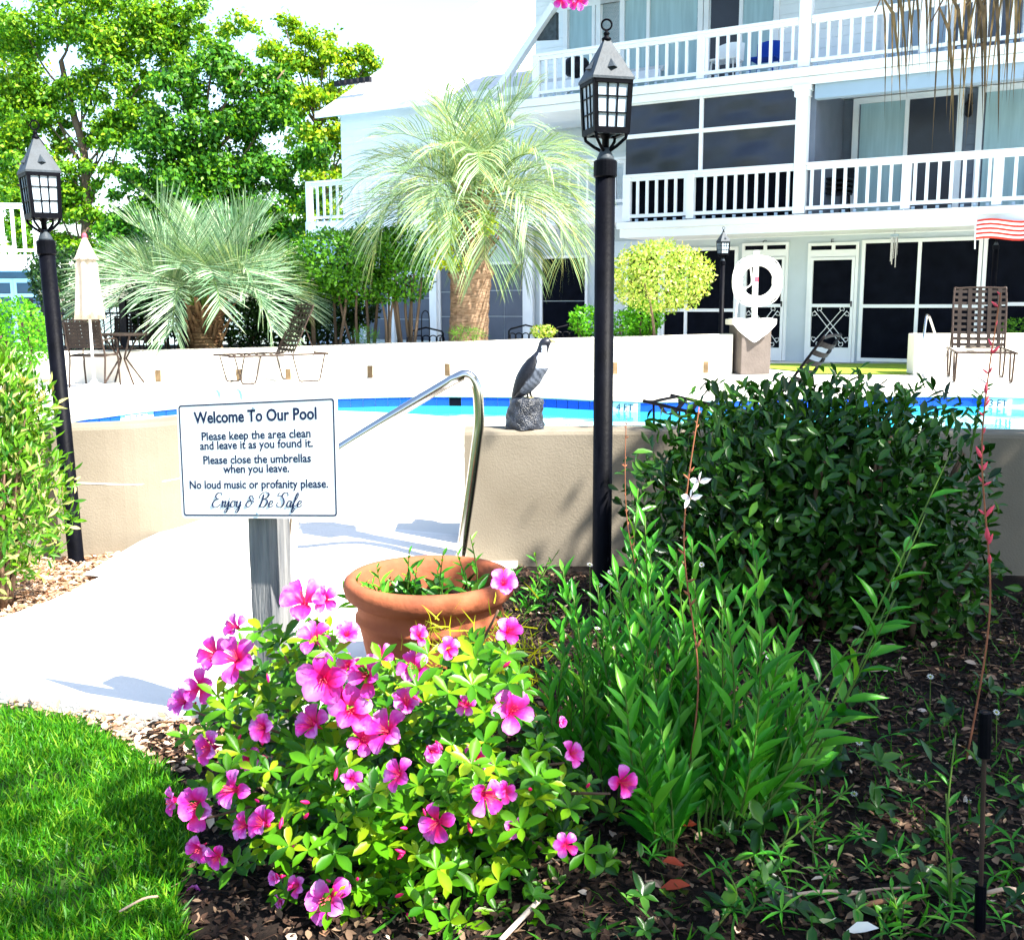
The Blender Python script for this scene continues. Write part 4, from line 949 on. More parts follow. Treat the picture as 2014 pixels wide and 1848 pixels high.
# ================= LOUNGERS =================
def make_lounge(loc, rz, label, back_ang=60, seat_z=0.40, mt_s=None, legs=True, sag=0.02, backlen=0.80, tubem=None):
    mt_s = mt_s or M['strap']; tm_ = tubem or M['brown']
    t = empty('lounge_chair', loc, label, 'lounge chair', 'brown strap lounge chairs on the pool deck', rz)
    Wd, Lh, Lt = 0.31, 1.12, 1.78
    def b(mb, n_, mt, parent=t, **k): return mb.build(n_, mt, parent, world=False, **k)
    f = MB()
    f.tube(smooth_path([(Lt,-Wd,seat_z),(0.06,-Wd,seat_z),(0.0,-Wd+.05,seat_z),(0.0,Wd-.05,seat_z),(0.06,Wd,seat_z),(Lt,Wd,seat_z)], 4), 0.014, 8)
    f.tube([(Lt,-Wd,seat_z),(Lt,Wd,seat_z)], 0.013, 8)
    b(f, 'seat_frame', tm_, smooth=True)
    for x0, x1 in ((0.03, 0.5), (1.1, 1.72)):
        for sy in (-1, 1):
            g = MB(); y = sy*(Wd-0.01)
            g.tube(smooth_path([(x0,y,seat_z),(x0+.10,y,0.06),(x0+.14,y,0.014),(x0+.20,y,0.012),(x1-.20,y,0.012),(x1-.14,y,0.014),(x1-.10,y,0.06),(x1,y,seat_z)], 3), 0.012, 7)
            b(g, 'leg', tm_, smooth=True)
    a = R(back_ang); ux, uz = math.cos(a), math.sin(a)
    def BP(s, y, o=0): return (Lh+ux*s-uz*o, y, seat_z+0.02+uz*s+ux*o)
    g = MB(); g.tube(smooth_path([BP(0,-Wd+.02),BP(backlen-.08,-Wd+.02),BP(backlen,-Wd+.09),BP(backlen,Wd-.09),BP(backlen-.08,Wd-.02),BP(0,Wd-.02)], 5), 0.013, 8)
    bo_ = b(g, 'back_frame', tm_, smooth=True)
    g = MB(); g.tube([BP(backlen*.55,-Wd+.02,-.01),(Lh+.42,-Wd+.02,seat_z)], 0.008, 6); g.tube([BP(backlen*.55,Wd-.02,-.01),(Lh+.42,Wd-.02,seat_z)], 0.008, 6); b(g, 'back_support', tm_)
    n_ = 8
    for i in range(n_):                        # seat straps across
        x = 0.10+i*(Lh-0.14)/(n_-1); rows = []
        for u in np.linspace(-1,1,9): z = seat_z+0.014-sag*1.6*(1-u*u); rows.append([(x-.026, u*Wd, z),(x+.026, u*Wd, z)])
        s_ = MB().grid(rows); s_.grid([[ (p_[0],p_[1],p_[2]-.004) for p_ in r_][::-1] for r_ in rows]); b(s_, 'strap', mt_s)
    for i in range(10):
        s0 = 0.05+i*(backlen-0.10)/9; rows = []
        for u in np.linspace(-1,1,9): rows.append([BP(s0-.021,u*(Wd-.01),-sag*(1-u*u)+.012), BP(s0+.021,u*(Wd-.01),-sag*(1-u*u)+.012)])
        s_ = MB().grid(rows); s_.grid([[ (p_[0]+.003,p_[1],p_[2]-.003) for p_ in r_][::-1] for r_ in rows]); b(s_, 'strap', mt_s)
    if sag < 0.05:
        for j in range(5):
            y = -Wd+0.09+j*(2*Wd-0.18)/4; rows = []
            for s0 in np.linspace(0, backlen, 12): rows.append([BP(s0,y-.022,.018-sag*.6), BP(s0,y+.022,.018-sag*.6)])
            s_ = MB().grid(rows); s_.grid([[ (p_[0]+.003,p_[1],p_[2]-.003) for p_ in r_][::-1] for r_ in rows]); b(s_, 'strap', mt_s)
    return t
g = G(455, 757, .1); make_lounge((g.x-0.12, g.y+.2, 0.1), R(33), 'brown strap lounge chair standing before the cream seat wall, left of the tall palm', 58, 0.40, backlen=0.80).scale = (0.80, 1.1, 1.0)
g = G(1850, 744, .1); make_lounge((g.x+.22, g.y-.95, 0.1), R(72), 'upright brown strap lounge chair at the right edge in front of the short seat wall', 74, 0.42, backlen=0.90).scale = (0.95, 1.22, 1.0)
hp = P(1290, 784, 8.0); lc_ = make_lounge((hp.x, 8.0, 0.17), R(-30), 'dark lounge chair seen edge-on with sagging straps, partly hidden by the shrub', 60, 0.42, M['darkstrap'], sag=0.075, backlen=0.86, tubem=M['darkstrap'])
lc_.rotation_euler = (0, R(10), R(-30)); lc_.scale = (0.72, 0.85, 0.9)

# ================= DINING SET =================
def make_chair(loc, rz, label):
    t = empty('patio_chair', loc, label, 'chair', 'brown woven patio chairs by the umbrella', rz)
    def b(mb, n_, mt, parent=t, **k): return mb.build(n_, mt, parent, world=False, **k)
    for sx_ in (-1, 1):
        g = MB(); x = sx_*0.25
        g.tube(smooth_path([(x,0.24,0.0),(x,0.20,0.22),(x,0.17,0.43),(x,0.22,0.62),(x,0.28,0.92)], 4), 0.013, 7); b(g, 'leg', M['brown'], smooth=True)
        g = MB(); g.tube(smooth_path([(x,-0.26,0.0),(x,-0.24,0.25),(x,-0.22,0.42),(x,0.0,0.44),(x,0.17,0.43)], 4), 0.013, 7); b(g, 'leg', M['brown'], smooth=True)
        g = MB(); g.tube(smooth_path([(x,-0.22,0.42),(x,-0.24,0.64),(x,0.0,0.66),(x,0.22,0.64)], 4), 0.012, 7); b(g, 'armrest', M['brown'], smooth=True)
    g = MB(); g.tube([(-.25,0.28,0.92),(.25,0.28,0.92)], 0.012, 7); g.tube([(-.25,-0.22,0.43),(.25,-0.22,0.43)], 0.012, 7); g.tube([(-.25,.17,0.43),(.25,.17,0.43)], 0.012, 7); b(g, 'crossbar', M['brown'])
    for i in range(7):
        z0 = 0.56+i*0.052; y0 = 0.20+(z0-0.55)*0.21; g = MB(); g.box(-.25,.25,y0-.003,y0+.003,z0-.022,z0+.022); b(g, 'back_strap', M['strap'])
    for i in range(9):
        x = -0.22+i*0.055; g = MB(); g.hexa([(x-.023,.195,.54),(x+.023,.195,.54),(x+.023,.20,.54),(x-.023,.20,.54),(x-.023,.272,.905),(x+.023,.272,.905),(x+.023,.277,.905),(x-.023,.277,.905)]); b(g, 'back_strap', M['strap'])
    for i in range(8):
        y = -0.19+i*0.05; g = MB(); g.box(-.25,.25,y-.022,y+.022,0.436,0.442); b(g, 'seat_strap', M['strap'])
    return t
g = G(176, 762, .1); make_chair((g.x, g.y+.2, .1), R(176), 'woven brown patio chair beside the left lamp post, back turned to the pool')
g = G(250, 738, .1); make_chair((g.x, g.y+.1, .1), R(4), 'woven brown patio chair on the far side of the table')
g = G(276, 742, .1); make_chair((g.x, g.y-.2, .1), R(-82), 'woven brown patio chair in profile at the right side of the table')
g = G(118, 742, .1); make_chair((g.x-.1, g.y-.2, .1), R(60), 'woven brown patio chair mostly hidden behind the left lamp post')
g = G(232, 757, .1); tb = empty('patio_table', (g.x, g.y+.25, .1), 'small brown patio table between the woven chairs', 'table')
MB().lathe([(0.0,.69),(.36,.69),(.37,.70),(.37,.715),(.36,.72),(0.0,.722)], 28).build('table_top', M['strap'], tb, world=False)
for k in range(4):
    a = R(45+90*k); MB().tube([(0.30*math.cos(a),.30*math.sin(a),.0),(.05*math.cos(a),.05*math.sin(a),.36),(.26*math.cos(a),.26*math.sin(a),.69)], .014, 7).build('leg', M['brown'], tb, world=False)
# closed umbrella
uc = P(175, 600, 14.6); zt = P(171,459,14.6).z; zb = P(178,628,14.6).z
um = empty('patio_umbrella', (uc.x, 14.6, .1), 'closed cream patio umbrella with a dark red tip', 'umbrella')
def fold(n_, d): return lambda a, i: 1+d*math.cos(n_*a)*(1 if i else .3)
zt -= 0.1; zb -= 0.1
MB().lathe([(.012,0.0),(.018,0.02),(.018,zt-.02)], 10).build('pole', M['white'], um, world=False)
MB().lathe([(.20,0.0),(.20,.04),(.06,.07),(.03,.12)], 20).build('umbrella_base', M['ringw'], um, world=False)
MB().lathe([(.03,zt-.09),(.10,zt-.34),(.135,zt-.42),(.125,zt-.46),(.14,zt-.7),(.165,zb+.12),(.18,zb),(.15,zb+.02)], 64, wob=fold(8,.20)).build('canopy', M['canvas'], um, world=False, smooth=True)
MB().lathe([(.028,zt-.06),(.05,zt-.12),(.125,zt-.31),(.16,zt-.35),(.14,zt-.345)], 64, wob=fold(8,.14)).build('vent_cap', M['canvas'], um, world=False, smooth=True)
MB().lathe([(.03,zt-.07),(.032,zt-.02),(.02,zt),(.0,zt+.01)], 12).build('tip', M['pinktag'], um, world=False)

# ================= FENCE =================
f0 = P(60, 640, 17.6); f1 = P(360, 640, 16.9)
fe = empty('metal_fence', (f0.x, f0.y, .1), 'black metal picket fence in front of the pale water at the left', 'fence')
ln = (f1-f0).length; dr = (f1-f0).normalized(); dr.z = 0
pk = MB().box(-.008,.008,-.008,.008,0,1.05).mesh('picket'); pk.materials.append(M['iron'])
for i in range(int(ln/.125)):
    o = link('picket', pk, fe); q = f0+dr*(i*.125); o.location = (q.x-f0.x, q.y-f0.y, 0.03)
g = MB(); a = Vector((0,0,.12)); bb = Vector((f1.x-f0.x, f1.y-f0.y, .12)); g.bar(a, bb, .03, .03); g.bar(a+Vector((0,0,.86)), bb+Vector((0,0,.86)), .03, .03); g.build('rail', M['iron'], fe, world=False)
for xp in (60, 247, 360):
    k = (xp-60)/300; q = dr*ln*k; MB().box(q.x-.05,q.x+.05,q.y-.05,q.y+.05,-.05,1.22).build('fence_post', M['iron'], fe, world=False)

# ================= LIFE RING ON ITS PILLAR =================
pp = G(1486, 736, .1); Yp = pp.y+0.25
pil = empty('stone_pillar', (pp.x, Yp, .1), 'square grey stucco pillar under the life ring', 'pillar')
a = P(1452,700,Yp-.3); b_ = P(1512,700,Yp-.3); hw = (b_.x-a.x)/2+.01; zt = P(1486,640,Yp-.3).z
ctr = (a.x+b_.x)/2; g = MB(); g.M = Matrix.Translation((ctr,Yp,0)) @ Matrix.Rotation(R(12),4,'Z'); g.box(-hw,hw,-hw,hw,.1,zt); g.build('pillar_body', M['stone'], pil, bevel=.01)
g = MB(); g.M = Matrix.Translation((ctr,Yp,0)) @ Matrix.Rotation(R(12),4,'Z'); g.box(-hw-.05,hw+.05,-hw-.05,hw+.05,zt+.002,zt+.09); g.build('pillar_cap', M['cream'], pil, bevel=.01)
tw = empty('towel', (ctr, Yp-hw, zt+.09), 'white towel draped over the top of the stone pillar', 'towel')
rows = []
for i in range(15):
    v = i/14; row = []
    for j in range(17):
        u = j/16*2-1
        hang = max(0, v-.45)/.55; lim = 1-0.75*abs(u)**1.3
        y = -hw-.06-.02*math.sin(6*u)*hang-.02 if v > .45 else -hw-.08+(.45-v)*1.0
        z = zt+.105-(hang*0.36*lim)+.006*math.sin(9*u+5*v)
        row.append((ctr+u*(hw+.09), Yp+y-.015*math.cos(8*u)*hang, z))
    rows.append(row)
MB().grid(rows).build('towel_cloth', M['signw'], tw, smooth=True)
Yr = Yp-.05; rc = P(1487,553,Yr); Rr = (P(1537,553,Yr).x-P(1437,553,Yr).x)/2*0.78; r2 = Rr*0.25
ri = empty('life_ring', (rc.x, Yr, rc.z-Rr), 'white life ring with rope hanging on a white stand above the pillar', 'life ring')
MB().torus((rc.x,Yr-.08,rc.z), (0.15,1,0), Rr, r2, 40, 14).build('ring_body', M['ringw'], ri, smooth=True)
for k in range(4):
    a = R(0+90*k); c = Vector((rc.x+Rr*math.cos(a), Yr-.08, rc.z+Rr*math.sin(a))); t = Vector((-math.sin(a),0,math.cos(a)))
    MB().tube([c-t*.045, c+t*.045], r2*1.07, 16).build('band', M['ringw'], ri, smooth=True)
rp = [Vector((rc.x+(Rr+r2+.0+(.03 if k%2 else 0))*math.cos(R(45*k)), Yr-.08, rc.z+(Rr+r2+.0+(.03 if k%2 else 0))*math.sin(R(45*k)))) for k in range(8)]
MB().tube(smooth_path(rp,4,True), .008, 6).build('rope', M['ringw'], ri)
MB().tube(smooth_path([Vector((rc.x-.12,Yr-.12,rc.z+.2)),Vector((rc.x-.10,Yr-.14,rc.z-.03)),Vector((rc.x-.2,Yr-.12,rc.z-.12)),Vector((rc.x-.30,Yr-.2,rc.z-.2)),Vector((rc.x-.33,Yr-.15,rc.z-.55)),Vector((rc.x-.28,Yr-.1,zt+.1))],5), .012, 6).build('rope', M['ringw'], ri)
MB().box(rc.x-.05,rc.x+.03,Yr-.03,Yr+.03,zt+.09,rc.z+Rr+r2+.08).build('stand', M['ringw'], ri)
MB().box(rc.x-.055,rc.x+.0,Yr-.16,Yr-.15,rc.z-.01,rc.z+.06).build('tag', M['pinktag'], ri)

# ================= FLAG, WIND CHIME, SMALL THINGS =================
fs, fz0 = FA.px(1922, 476, 1.35)
fl = empty('flag', FA.pt(fs,1.35,fz0), 'red and white striped flag hanging behind the far right lamp', 'flag')
def flp(u, v):  # u along, v down
    s = fs-0.02+u*1.15; z = fz0+0.34-v*0.30+0.0*u-0.12*u*0.3; o = 1.35+0.05*math.sin(7*u+2*v)
    return FA.pt(s, o, z+0.02*math.sin(9*u))
for k in range(9):
    rows = [[flp(u, k/9), flp(u, (k+1)/9)] for u in np.linspace(0.0, 1, 12)]
    MB().grid(rows).build('stripe', M['red'] if k % 2 == 0 else M['signw'], fl)
MB().tube([FA.pt(fs-.05,1.2,fz0-.1), FA.pt(fs-.05,1.36,fz0+.5)], .012, 6).build('flag_pole', M['white'], fl)
cs_, cz = FA.px(1760, 460, .6); c0 = FA.pt(cs_, .6, 0)
wc = empty('wind_chime', (c0.x, c0.y, cz), 'silver wind chime hanging from the eave above the black screens', 'wind chime')
MB().lathe([(.0,cz),(.07,cz-.01),(.07,cz-.03),(.0,cz-.035)], 14, (c0.x,c0.y,0)).build('chime_top', M['beam'], wc)
for k in range(5):
    a = k*1.256; x, y = c0.x+.05*math.cos(a), c0.y+.05*math.sin(a); MB().tube([(x,y,cz-.06),(x,y,cz-.36-.05*k)], .011, 7).build('chime_tube', M['steel'], wc)
MB().tube([(c0.x,c0.y,cz),(c0.x,c0.y,z2f0)], .003, 4).build('cord', M['iron'], wc)
# pool ladder rails and right-hand grab rail
def hoop(pts, label, name='pool_ladder', r_=.022, mt=None):
    q = empty(name, (pts[0][0].x, pts[0][0].y, .1), label, 'ladder')
    for i, pp_ in enumerate(pts): MB().tube(smooth_path(pp_, 5), r_, 8).build('rail', mt or M['steel'], q, smooth=True)
    return q
def hp_(x, y0, y1, Y, dx):
    return [P(x,y0,Y), P(x+2,y1+6,Y), P(x+dx*.4,y1,Y+.1), P(x+dx,y1+4,Y+.5), P(x+dx*1.3,y0-8,Y+.8)]
hoop([hp_(415,795,765,11.7,14), hp_(455,793,763,11.8,16)], 'pale steel pool ladder rails at the far left side of the pool', mt=M['ringw'])
hoop([[P(1816,668,14.3), P(1822,625,14.4), P(1825,621,14.5), P(1829,626,14.6), P(1843,668,14.7)]], 'small steel grab rail standing behind the right seat wall', 'grab_rail', .018)
# iron garden benches
def bench(x0, x1, y0, Y, label):
    a = P(x0, y0, Y); b2_ = P(x1, y0-4, Y+.1); t = empty('garden_bench', (a.x, Y, .5), label, 'bench', 'black ironwork benches behind the seat wall')
    L_ = (b2_-a).length; ez_ = a.z
    f = MB(); f.tube([Vector((a.x,Y,.4)), Vector((a.x,Y,ez_-.06)), Vector((a.x+.06*L_,Y,ez_-.03)), Vector((a.x+.5*L_,Y,ez_+.03)), Vector((a.x+.94*L_,Y,ez_-.03)), Vector((b2_.x,Y,ez_-.06)), Vector((b2_.x,Y,.4))], .016, 6)
    f.tube([Vector((a.x,Y,ez_-.28)), Vector((b2_.x,Y,ez_-.28))], .014, 6); f.build('back_frame', M['iron'], t)
    n_ = 5
    for i in range(n_):
        cx0 = a.x+(i+.5)*L_/n_; r_ = L_/n_*.5
        MB().torus((cx0,Y,ez_-.16), (0,1,0), min(r_*1.15,.12), .010, 16, 5).build('scroll', M['iron'], t)
    for k in range(4): s_ = MB().box(a.x,b2_.x,Y-.42+k*.1,Y-.35+k*.1,ez_-.36,ez_-.34); s_.build('seat_slat', M['iron'], t)
    for x in (a.x+.02, b2_.x-.02):
        MB().tube([(x,Y-.42,.45),(x,Y-.42,ez_-.12),(x,Y,ez_-.12)], .014, 6).build('arm', M['iron'], t)
bench(803, 872, 648, 17.2, 'black ironwork bench just left of the tall palm trunk')
bench(1001, 1065, 643, 17.4, 'black ironwork bench behind the seat wall, right of the tall palm trunk')
bench(1092, 1160, 641, 17.4, 'black ironwork bench beside the low green bush')
sh = empty('shepherd_hook', (P(840,660,17.1).x,17.1,.5), 'thin black arched plant hook left of the tall palm trunk', 'plant hook')
a = P(829,660,17.1); MB().tube(smooth_path([Vector((a.x,17.1,.4)),P(829,628,17.1),P(833,613,17.1),P(839,612,17.1),P(844,622,17.1),P(845,660,17.1)],4), .009, 6).build('hook', M['iron'], sh, smooth=True)
# dark covered grill behind the third floor railing
s0, zq = FA.px(1108, 160, .5); s1, _ = FA.px(1160, 160, .5)
gr = empty('grill', FA.pt((s0+s1)/2, .5, z3f1), 'dark kettle grill behind the top floor railing left of the tall lamp', 'grill')
g = MB(); c0 = FA.pt((s0+s1)/2, .5, 0); g.lathe([(.0,z3f1+.42),(.2,z3f1+.48),(.28,z3f1+.62),(.28,z3f1+.66),(.2,z3f1+.78),(.0,z3f1+.84)], 18, c0); g.build('kettle', M['iron'], gr, smooth=True)
for k in range(3):
    a = 2.1*k; MB().tube([c0+Vector((.12*math.cos(a),.12*math.sin(a),z3f1+.5)), c0+Vector((.26*math.cos(a),.26*math.sin(a),z3f1))], .014, 6).build('leg', M['iron'], gr)
# chairs and table on the balconies
def stack(sx_c, yref, o, zb, label, n_=4, mt=None, white=False):
    t = empty('stacked_chairs' if n_ > 1 else 'balcony_chair', FA.pt(sx_c, o, zb), label, 'chairs' if n_ > 1 else 'chair')
    for k in range(n_):
        g = MB(); z = zb+.38+k*.085
        FA.box(g, sx_c-.24, sx_c+.24, o-.22, o+.22, z, z+.03)
        rows = [[FA.pt(sx_c+.24*u, o-.24-.05*v, z+.03+.36*v-.04*u*u*v) for u in np.linspace(-1,1,7)] for v in np.linspace(0,1,4)]
        g.grid(rows); g.grid([[p_+FA.n*-.02 for p_ in r_][::-1] for r_ in rows])
        g.build('chair_shell' if n_ > 1 else 'seat', mt or M['iron'], t)
    for dx in (-.22,.22):
        for do in (-.2,.2): MB().tube([FA.pt(sx_c+dx,o+do,zb), FA.pt(sx_c+dx*.9,o+do*.9,zb+.4)], .015, 6).build('leg', mt or M['iron'], t)
stack(sx(1643,380,.1), 380, .1, z2f1, 'stack of dark plastic chairs in the corner of the second floor balcony', 4)
stack(sx(1505,100,.3), 100, .3, z3f1, 'blue cushioned chair on the top floor balcony', 1, M['blue'])
stack(sx(1430,100,.5), 100, .55, z3f1, 'white plastic chair on the top floor balcony beside the dark doorway', 1, M['ringw'])
# wall lantern
s0, z0 = FA.px(1906, 205, -.6); wl = empty('wall_lantern', FA.pt(s0,-.6,z0), 'dark wall lantern between the second floor sliding doors', 'wall lantern')
c0 = FA.pt(s0,-.6,0); MB().lathe([(.02,z0-.22),(.055,z0-.18),(.055,z0-.02),(.075,z0),(.02,z0+.08)], 10, c0).build('lantern_body', M['iron'], wl); g = MB(); FA.box(g, s0-.04,s0+.04,-.698,-.66,z0-.1,z0+.18); g.build('wall_bracket', M['iron'], wl)
# ================= PLANTS =================
def tree(name, label, cat, trunk_px, blobs, leafm, leaf=0.12, per=900, group=None, trunk_r=0.16, zbase=0.1, lean=None, barkm=None, clump=0.55, depthr=1.0, tpl=None, hang=0.3):
    # trunk_px: list of (x,y,Y) from base up; blobs: (x,y,Y, radius in m, weight)
    base = P(*trunk_px[0]); t = empty(name, (base.x, base.y, zbase), label, cat, group)
    pts = [Vector((base.x, base.y, zbase-0.1))]+[P(*q) for q in trunk_px]
    pts = smooth_path(pts, 4); n = len(pts)
    tk = MB(); tk.tube(pts, [trunk_r*(1-0.65*i/n) for i in range(n)], 8); tko = tk.build('trunk', barkm or M['bark'], t, smooth=True)
    for bi, (x, y, Y, r_, wgt) in enumerate(blobs):
        c = P(x, y, Y); st = min(pts, key=lambda q: abs(q.z-(c.z-1.2-0.5*abs(c.x-q.x))))
        if abs(c.x-st.x) > 2.3: continue
        mid = st.lerp(c, 0.5)+Vector((random.uniform(-.2,.2)*r_, 0, -0.15*r_))
        lb = MB(); path = smooth_path([st, mid, c+Vector((0,0,r_*.3))], 4); m_ = len(path)
        lb.tube(path, [trunk_r*0.22*(1-0.8*i/m_) for i in range(m_)], 6); lb.build('limb', barkm or M['bark'], t, smooth=True)
    locs = []; Ds = []; Ns = []; S = []
    for (x, y, Y, r_, wgt) in blobs:
        c = np.array(P(x, y, Y)); nc = max(5, int(14*wgt)); npc = int(per*wgt/nc)
        d = rdir(nc); rad = r_*(0.35+0.65*rng.random(nc)**0.5); cc = c+d*rad[:, None]*np.array([1, depthr, 0.85])
        for j in range(nc):
            sz = r_*clump*rng.uniform(0.6, 1.2); q = rng.normal(size=(npc, 3))*sz*0.42*np.array([1.1, 1, 0.75])
            locs.append(cc[j]+q); nn = nrm(q+np.array([0,0,sz*0.35])+rng.normal(size=(npc,3))*sz*0.25); Ns.append(nn)
            dd = rdir(npc)+np.array([0,0,-hang]); Ds.append(dd); S.append(leaf*rng.uniform(0.7, 1.3, npc))
    scatter('crown', tpl or T_QUAD, np.concatenate(locs), np.concatenate(Ds), np.concatenate(Ns), np.concatenate(S), leafm, t, kind='stuff')
    return t
PXM = lambda px, Y: px*Y/FPX
def bl(x, y, r, Y, w=1): return (x, y, Y, PXM(r, Y)*0.8, w*(r/60.0)**2)
# background trees
tree('tall_tree', 'tall airy tree with a slim forked trunk and sky gaps, behind the left lamp', 'tree',
     [(168,520,33),(170,420,33),(165,300,33),(140,210,33),(120,120,33)],
     [bl(40,60,75,33),bl(130,30,80,33),(240,40,33,1.25,2.2),bl(320,60,60,33),bl(370,25,50,33),bl(60,160,55,33,.8),bl(215,125,65,33),bl(300,150,45,33,.7),bl(95,290,55,33,.8),bl(240,240,50,33,.7),bl(20,390,50,33),bl(110,400,60,33),bl(200,330,50,33,.7),bl(210,430,50,33),bl(20,270,40,33,.8),bl(130,480,55,33,1.1),bl(160,180,60,33,1),bl(250,250,60,33),bl(200,270,50,33),bl(300,60,60,33),bl(350,120,50,33),bl(10,190,60,33),bl(60,210,60,33),bl(110,340,55,33),bl(30,300,60,33),bl(150,400,50,33),bl(100,220,50,33,.8),bl(60,450,60,33),bl(220,500,60,33,1.1),bl(90,540,50,33),bl(270,190,55,33,.8)], M['lf_tree'], 0.145, 1900, 'trees beyond the pool', 0.2)
tree('broad_tree', 'broad dense dark green tree above the low palm', 'tree',
     [(400,520,29),(400,420,29),(395,300,29)],
     [bl(420,130,60,29),bl(350,180,60,29),bl(480,150,60,29),bl(300,260,60,29),bl(370,260,75,29),bl(450,240,75,29),bl(530,230,60,29),bl(290,340,60,29),bl(370,345,75,29,1.2),bl(450,340,75,29,1.2),bl(530,330,60,29),bl(250,400,50,29),bl(320,420,70,29,1.2),bl(420,420,80,29,1.2),bl(520,410,60,29),bl(560,150,45,29,.8),bl(600,380,45,29),bl(560,470,60,29),bl(470,470,70,29,1.2),bl(350,480,70,29,1.2),bl(260,470,60,29,1.1),bl(620,300,50,29)], M['lf_tree2'], 0.135, 2000, 'trees beyond the pool', 0.3)
tree('yellow_green_tree', 'yellow-green tree crown against the white sky, left of the pale roof', 'tree',
     [(640,520,35),(640,400,35),(625,250,35)],
     [bl(600,100,50,35,.9),bl(650,130,50,35),bl(705,120,45,35,.9),bl(560,190,55,35),bl(620,200,60,35),bl(680,190,50,35),bl(600,290,60,35),bl(660,280,50,35),bl(640,360,55,35),bl(700,330,45,35),bl(560,60,40,35,.6),bl(735,110,28,35,.6),bl(590,440,60,35),bl(650,430,50,35),bl(690,250,50,35),bl(560,110,50,35,.8),bl(530,90,40,35,.6),bl(640,70,35,35,.5)], M['lf_tree3'], 0.15, 2000, 'trees beyond the pool', 0.22)
tree('leaning_tree', 'yellow-topped tree beyond the pool, its crown filling the upper left corner', 'tree',
     [(60,540,38),(40,400,38),(30,250,38)],
     [bl(10,130,70,38),bl(60,230,60,38,.8),bl(-40,250,80,38),bl(-20,380,70,38),bl(60,330,50,38,.8),bl(470,50,40,38,.5),bl(430,70,40,38,.7)], M['lf_tree3'], 0.16, 1800, 'trees beyond the pool', 0.25)
# dark hedges and clipped trees behind the seat wall
def bush(name, label, cat, blobs, leafm, leaf, per, z0=0.5, group=None, stemm=None, nst=6, tpl=None, part='foliage', inner=True):
    c0 = P(*blobs[0][:3]); t = empty(name, (c0.x, c0.y, z0), label, cat, group)
    L_, D_, N_, S_ = [], [], [], []
    for (x, y, Y, rx, rz2) in blobs:
        c = np.array(P(x, y, Y)); n = int(per*rx*rz2); d = rdir(n); rr = (0.55+0.45*rng.random(n)**0.4)
        lump = 1+0.10*np.sin(7*d[:,0]+3*d[:,2])*np.cos(6*d[:,1]+2)
        q = d*rr[:,None]*lump[:,None]*np.array([rx, min(rx, 1.0), rz2]); L_.append(c+q); N_.append(nrm(d+rng.normal(size=(n,3))*0.45)); D_.append(rdir(n)+d*0.4+np.array([0,0,.15])); S_.append(leaf*rng.uniform(.7,1.3,n))
        if nst:
            cb = Vector(c)
            for k in range(nst):
                a = random.uniform(0,6.28); b0 = Vector((cb.x+.12*rx*math.cos(a), cb.y+.12*rx*math.sin(a), z0-.05)); e = Vector((cb.x+.6*rx*math.cos(a), cb.y+.5*rx*math.sin(a), cb.z))
                pth = smooth_path([b0, b0.lerp(e,.5)+Vector((random.uniform(-.05,.05),0,.05)), e], 3); MB().tube(pth, [.03*(1-.6*i/len(pth)) for i in range(len(pth))], 6).build('stem', stemm or M['bark'], t, smooth=True)
    scatter(part, tpl or T_QUAD, np.concatenate(L_), np.concatenate(D_), np.concatenate(N_), np.concatenate(S_), leafm, t, kind='stuff')
    return t
m_ = lambda px, Y: px*Y/FPX
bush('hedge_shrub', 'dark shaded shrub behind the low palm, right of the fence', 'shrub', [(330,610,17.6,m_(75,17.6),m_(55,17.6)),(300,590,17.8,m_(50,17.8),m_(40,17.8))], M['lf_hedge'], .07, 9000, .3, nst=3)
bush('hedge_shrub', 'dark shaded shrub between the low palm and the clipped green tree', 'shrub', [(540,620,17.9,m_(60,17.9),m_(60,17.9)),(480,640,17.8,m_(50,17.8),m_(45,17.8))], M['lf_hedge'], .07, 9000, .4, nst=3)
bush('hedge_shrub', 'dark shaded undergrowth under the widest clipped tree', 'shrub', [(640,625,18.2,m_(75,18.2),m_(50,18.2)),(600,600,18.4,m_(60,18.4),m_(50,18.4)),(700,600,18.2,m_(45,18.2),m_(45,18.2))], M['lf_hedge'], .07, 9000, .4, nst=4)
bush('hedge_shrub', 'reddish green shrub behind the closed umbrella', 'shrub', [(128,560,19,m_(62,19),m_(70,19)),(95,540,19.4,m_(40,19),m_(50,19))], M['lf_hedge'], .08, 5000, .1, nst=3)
bush('clipped_tree', 'wide clipped green tree with a rounded flat crown behind the seat wall', 'tree', [(655,515,17.2,m_(90,17.2),m_(62,17.2)),(725,500,17.3,m_(65,17.3),m_(55,17.3)),(615,545,17.3,m_(55,17.3),m_(42,17.3)),(700,560,17.2,m_(60,17.2),m_(40,17.2))], M['lf_topi'], .07, 9000, .5, 'clipped trees behind the seat wall', nst=2)
bush('clipped_tree', 'smaller clipped green tree on thin forked trunks beside the tall palm', 'tree', [(805,540,16.9,m_(48,17),m_(52,17)),(790,490,17,m_(52,17),m_(45,17)),(760,575,16.9,m_(25,17),m_(25,17))], M['lf_topi'], .065, 9500, .5, 'clipped trees behind the seat wall', nst=3)
bush('clipped_tree', 'pale yellow-green clipped tree on a slender trunk right of the tall lamp', 'tree', [(1298,545,17.0,m_(103,17),m_(68,17))], M['lf_yel'], .06, 11000, .5, 'clipped trees behind the seat wall', nst=1)
bush('low_bush', 'bright green low bush left of the tall lamp behind the seat wall', 'shrub', [(1155,632,17.0,m_(34,17),m_(30,17))], M['lf_bright'], .06, 12000, .5, nst=2)
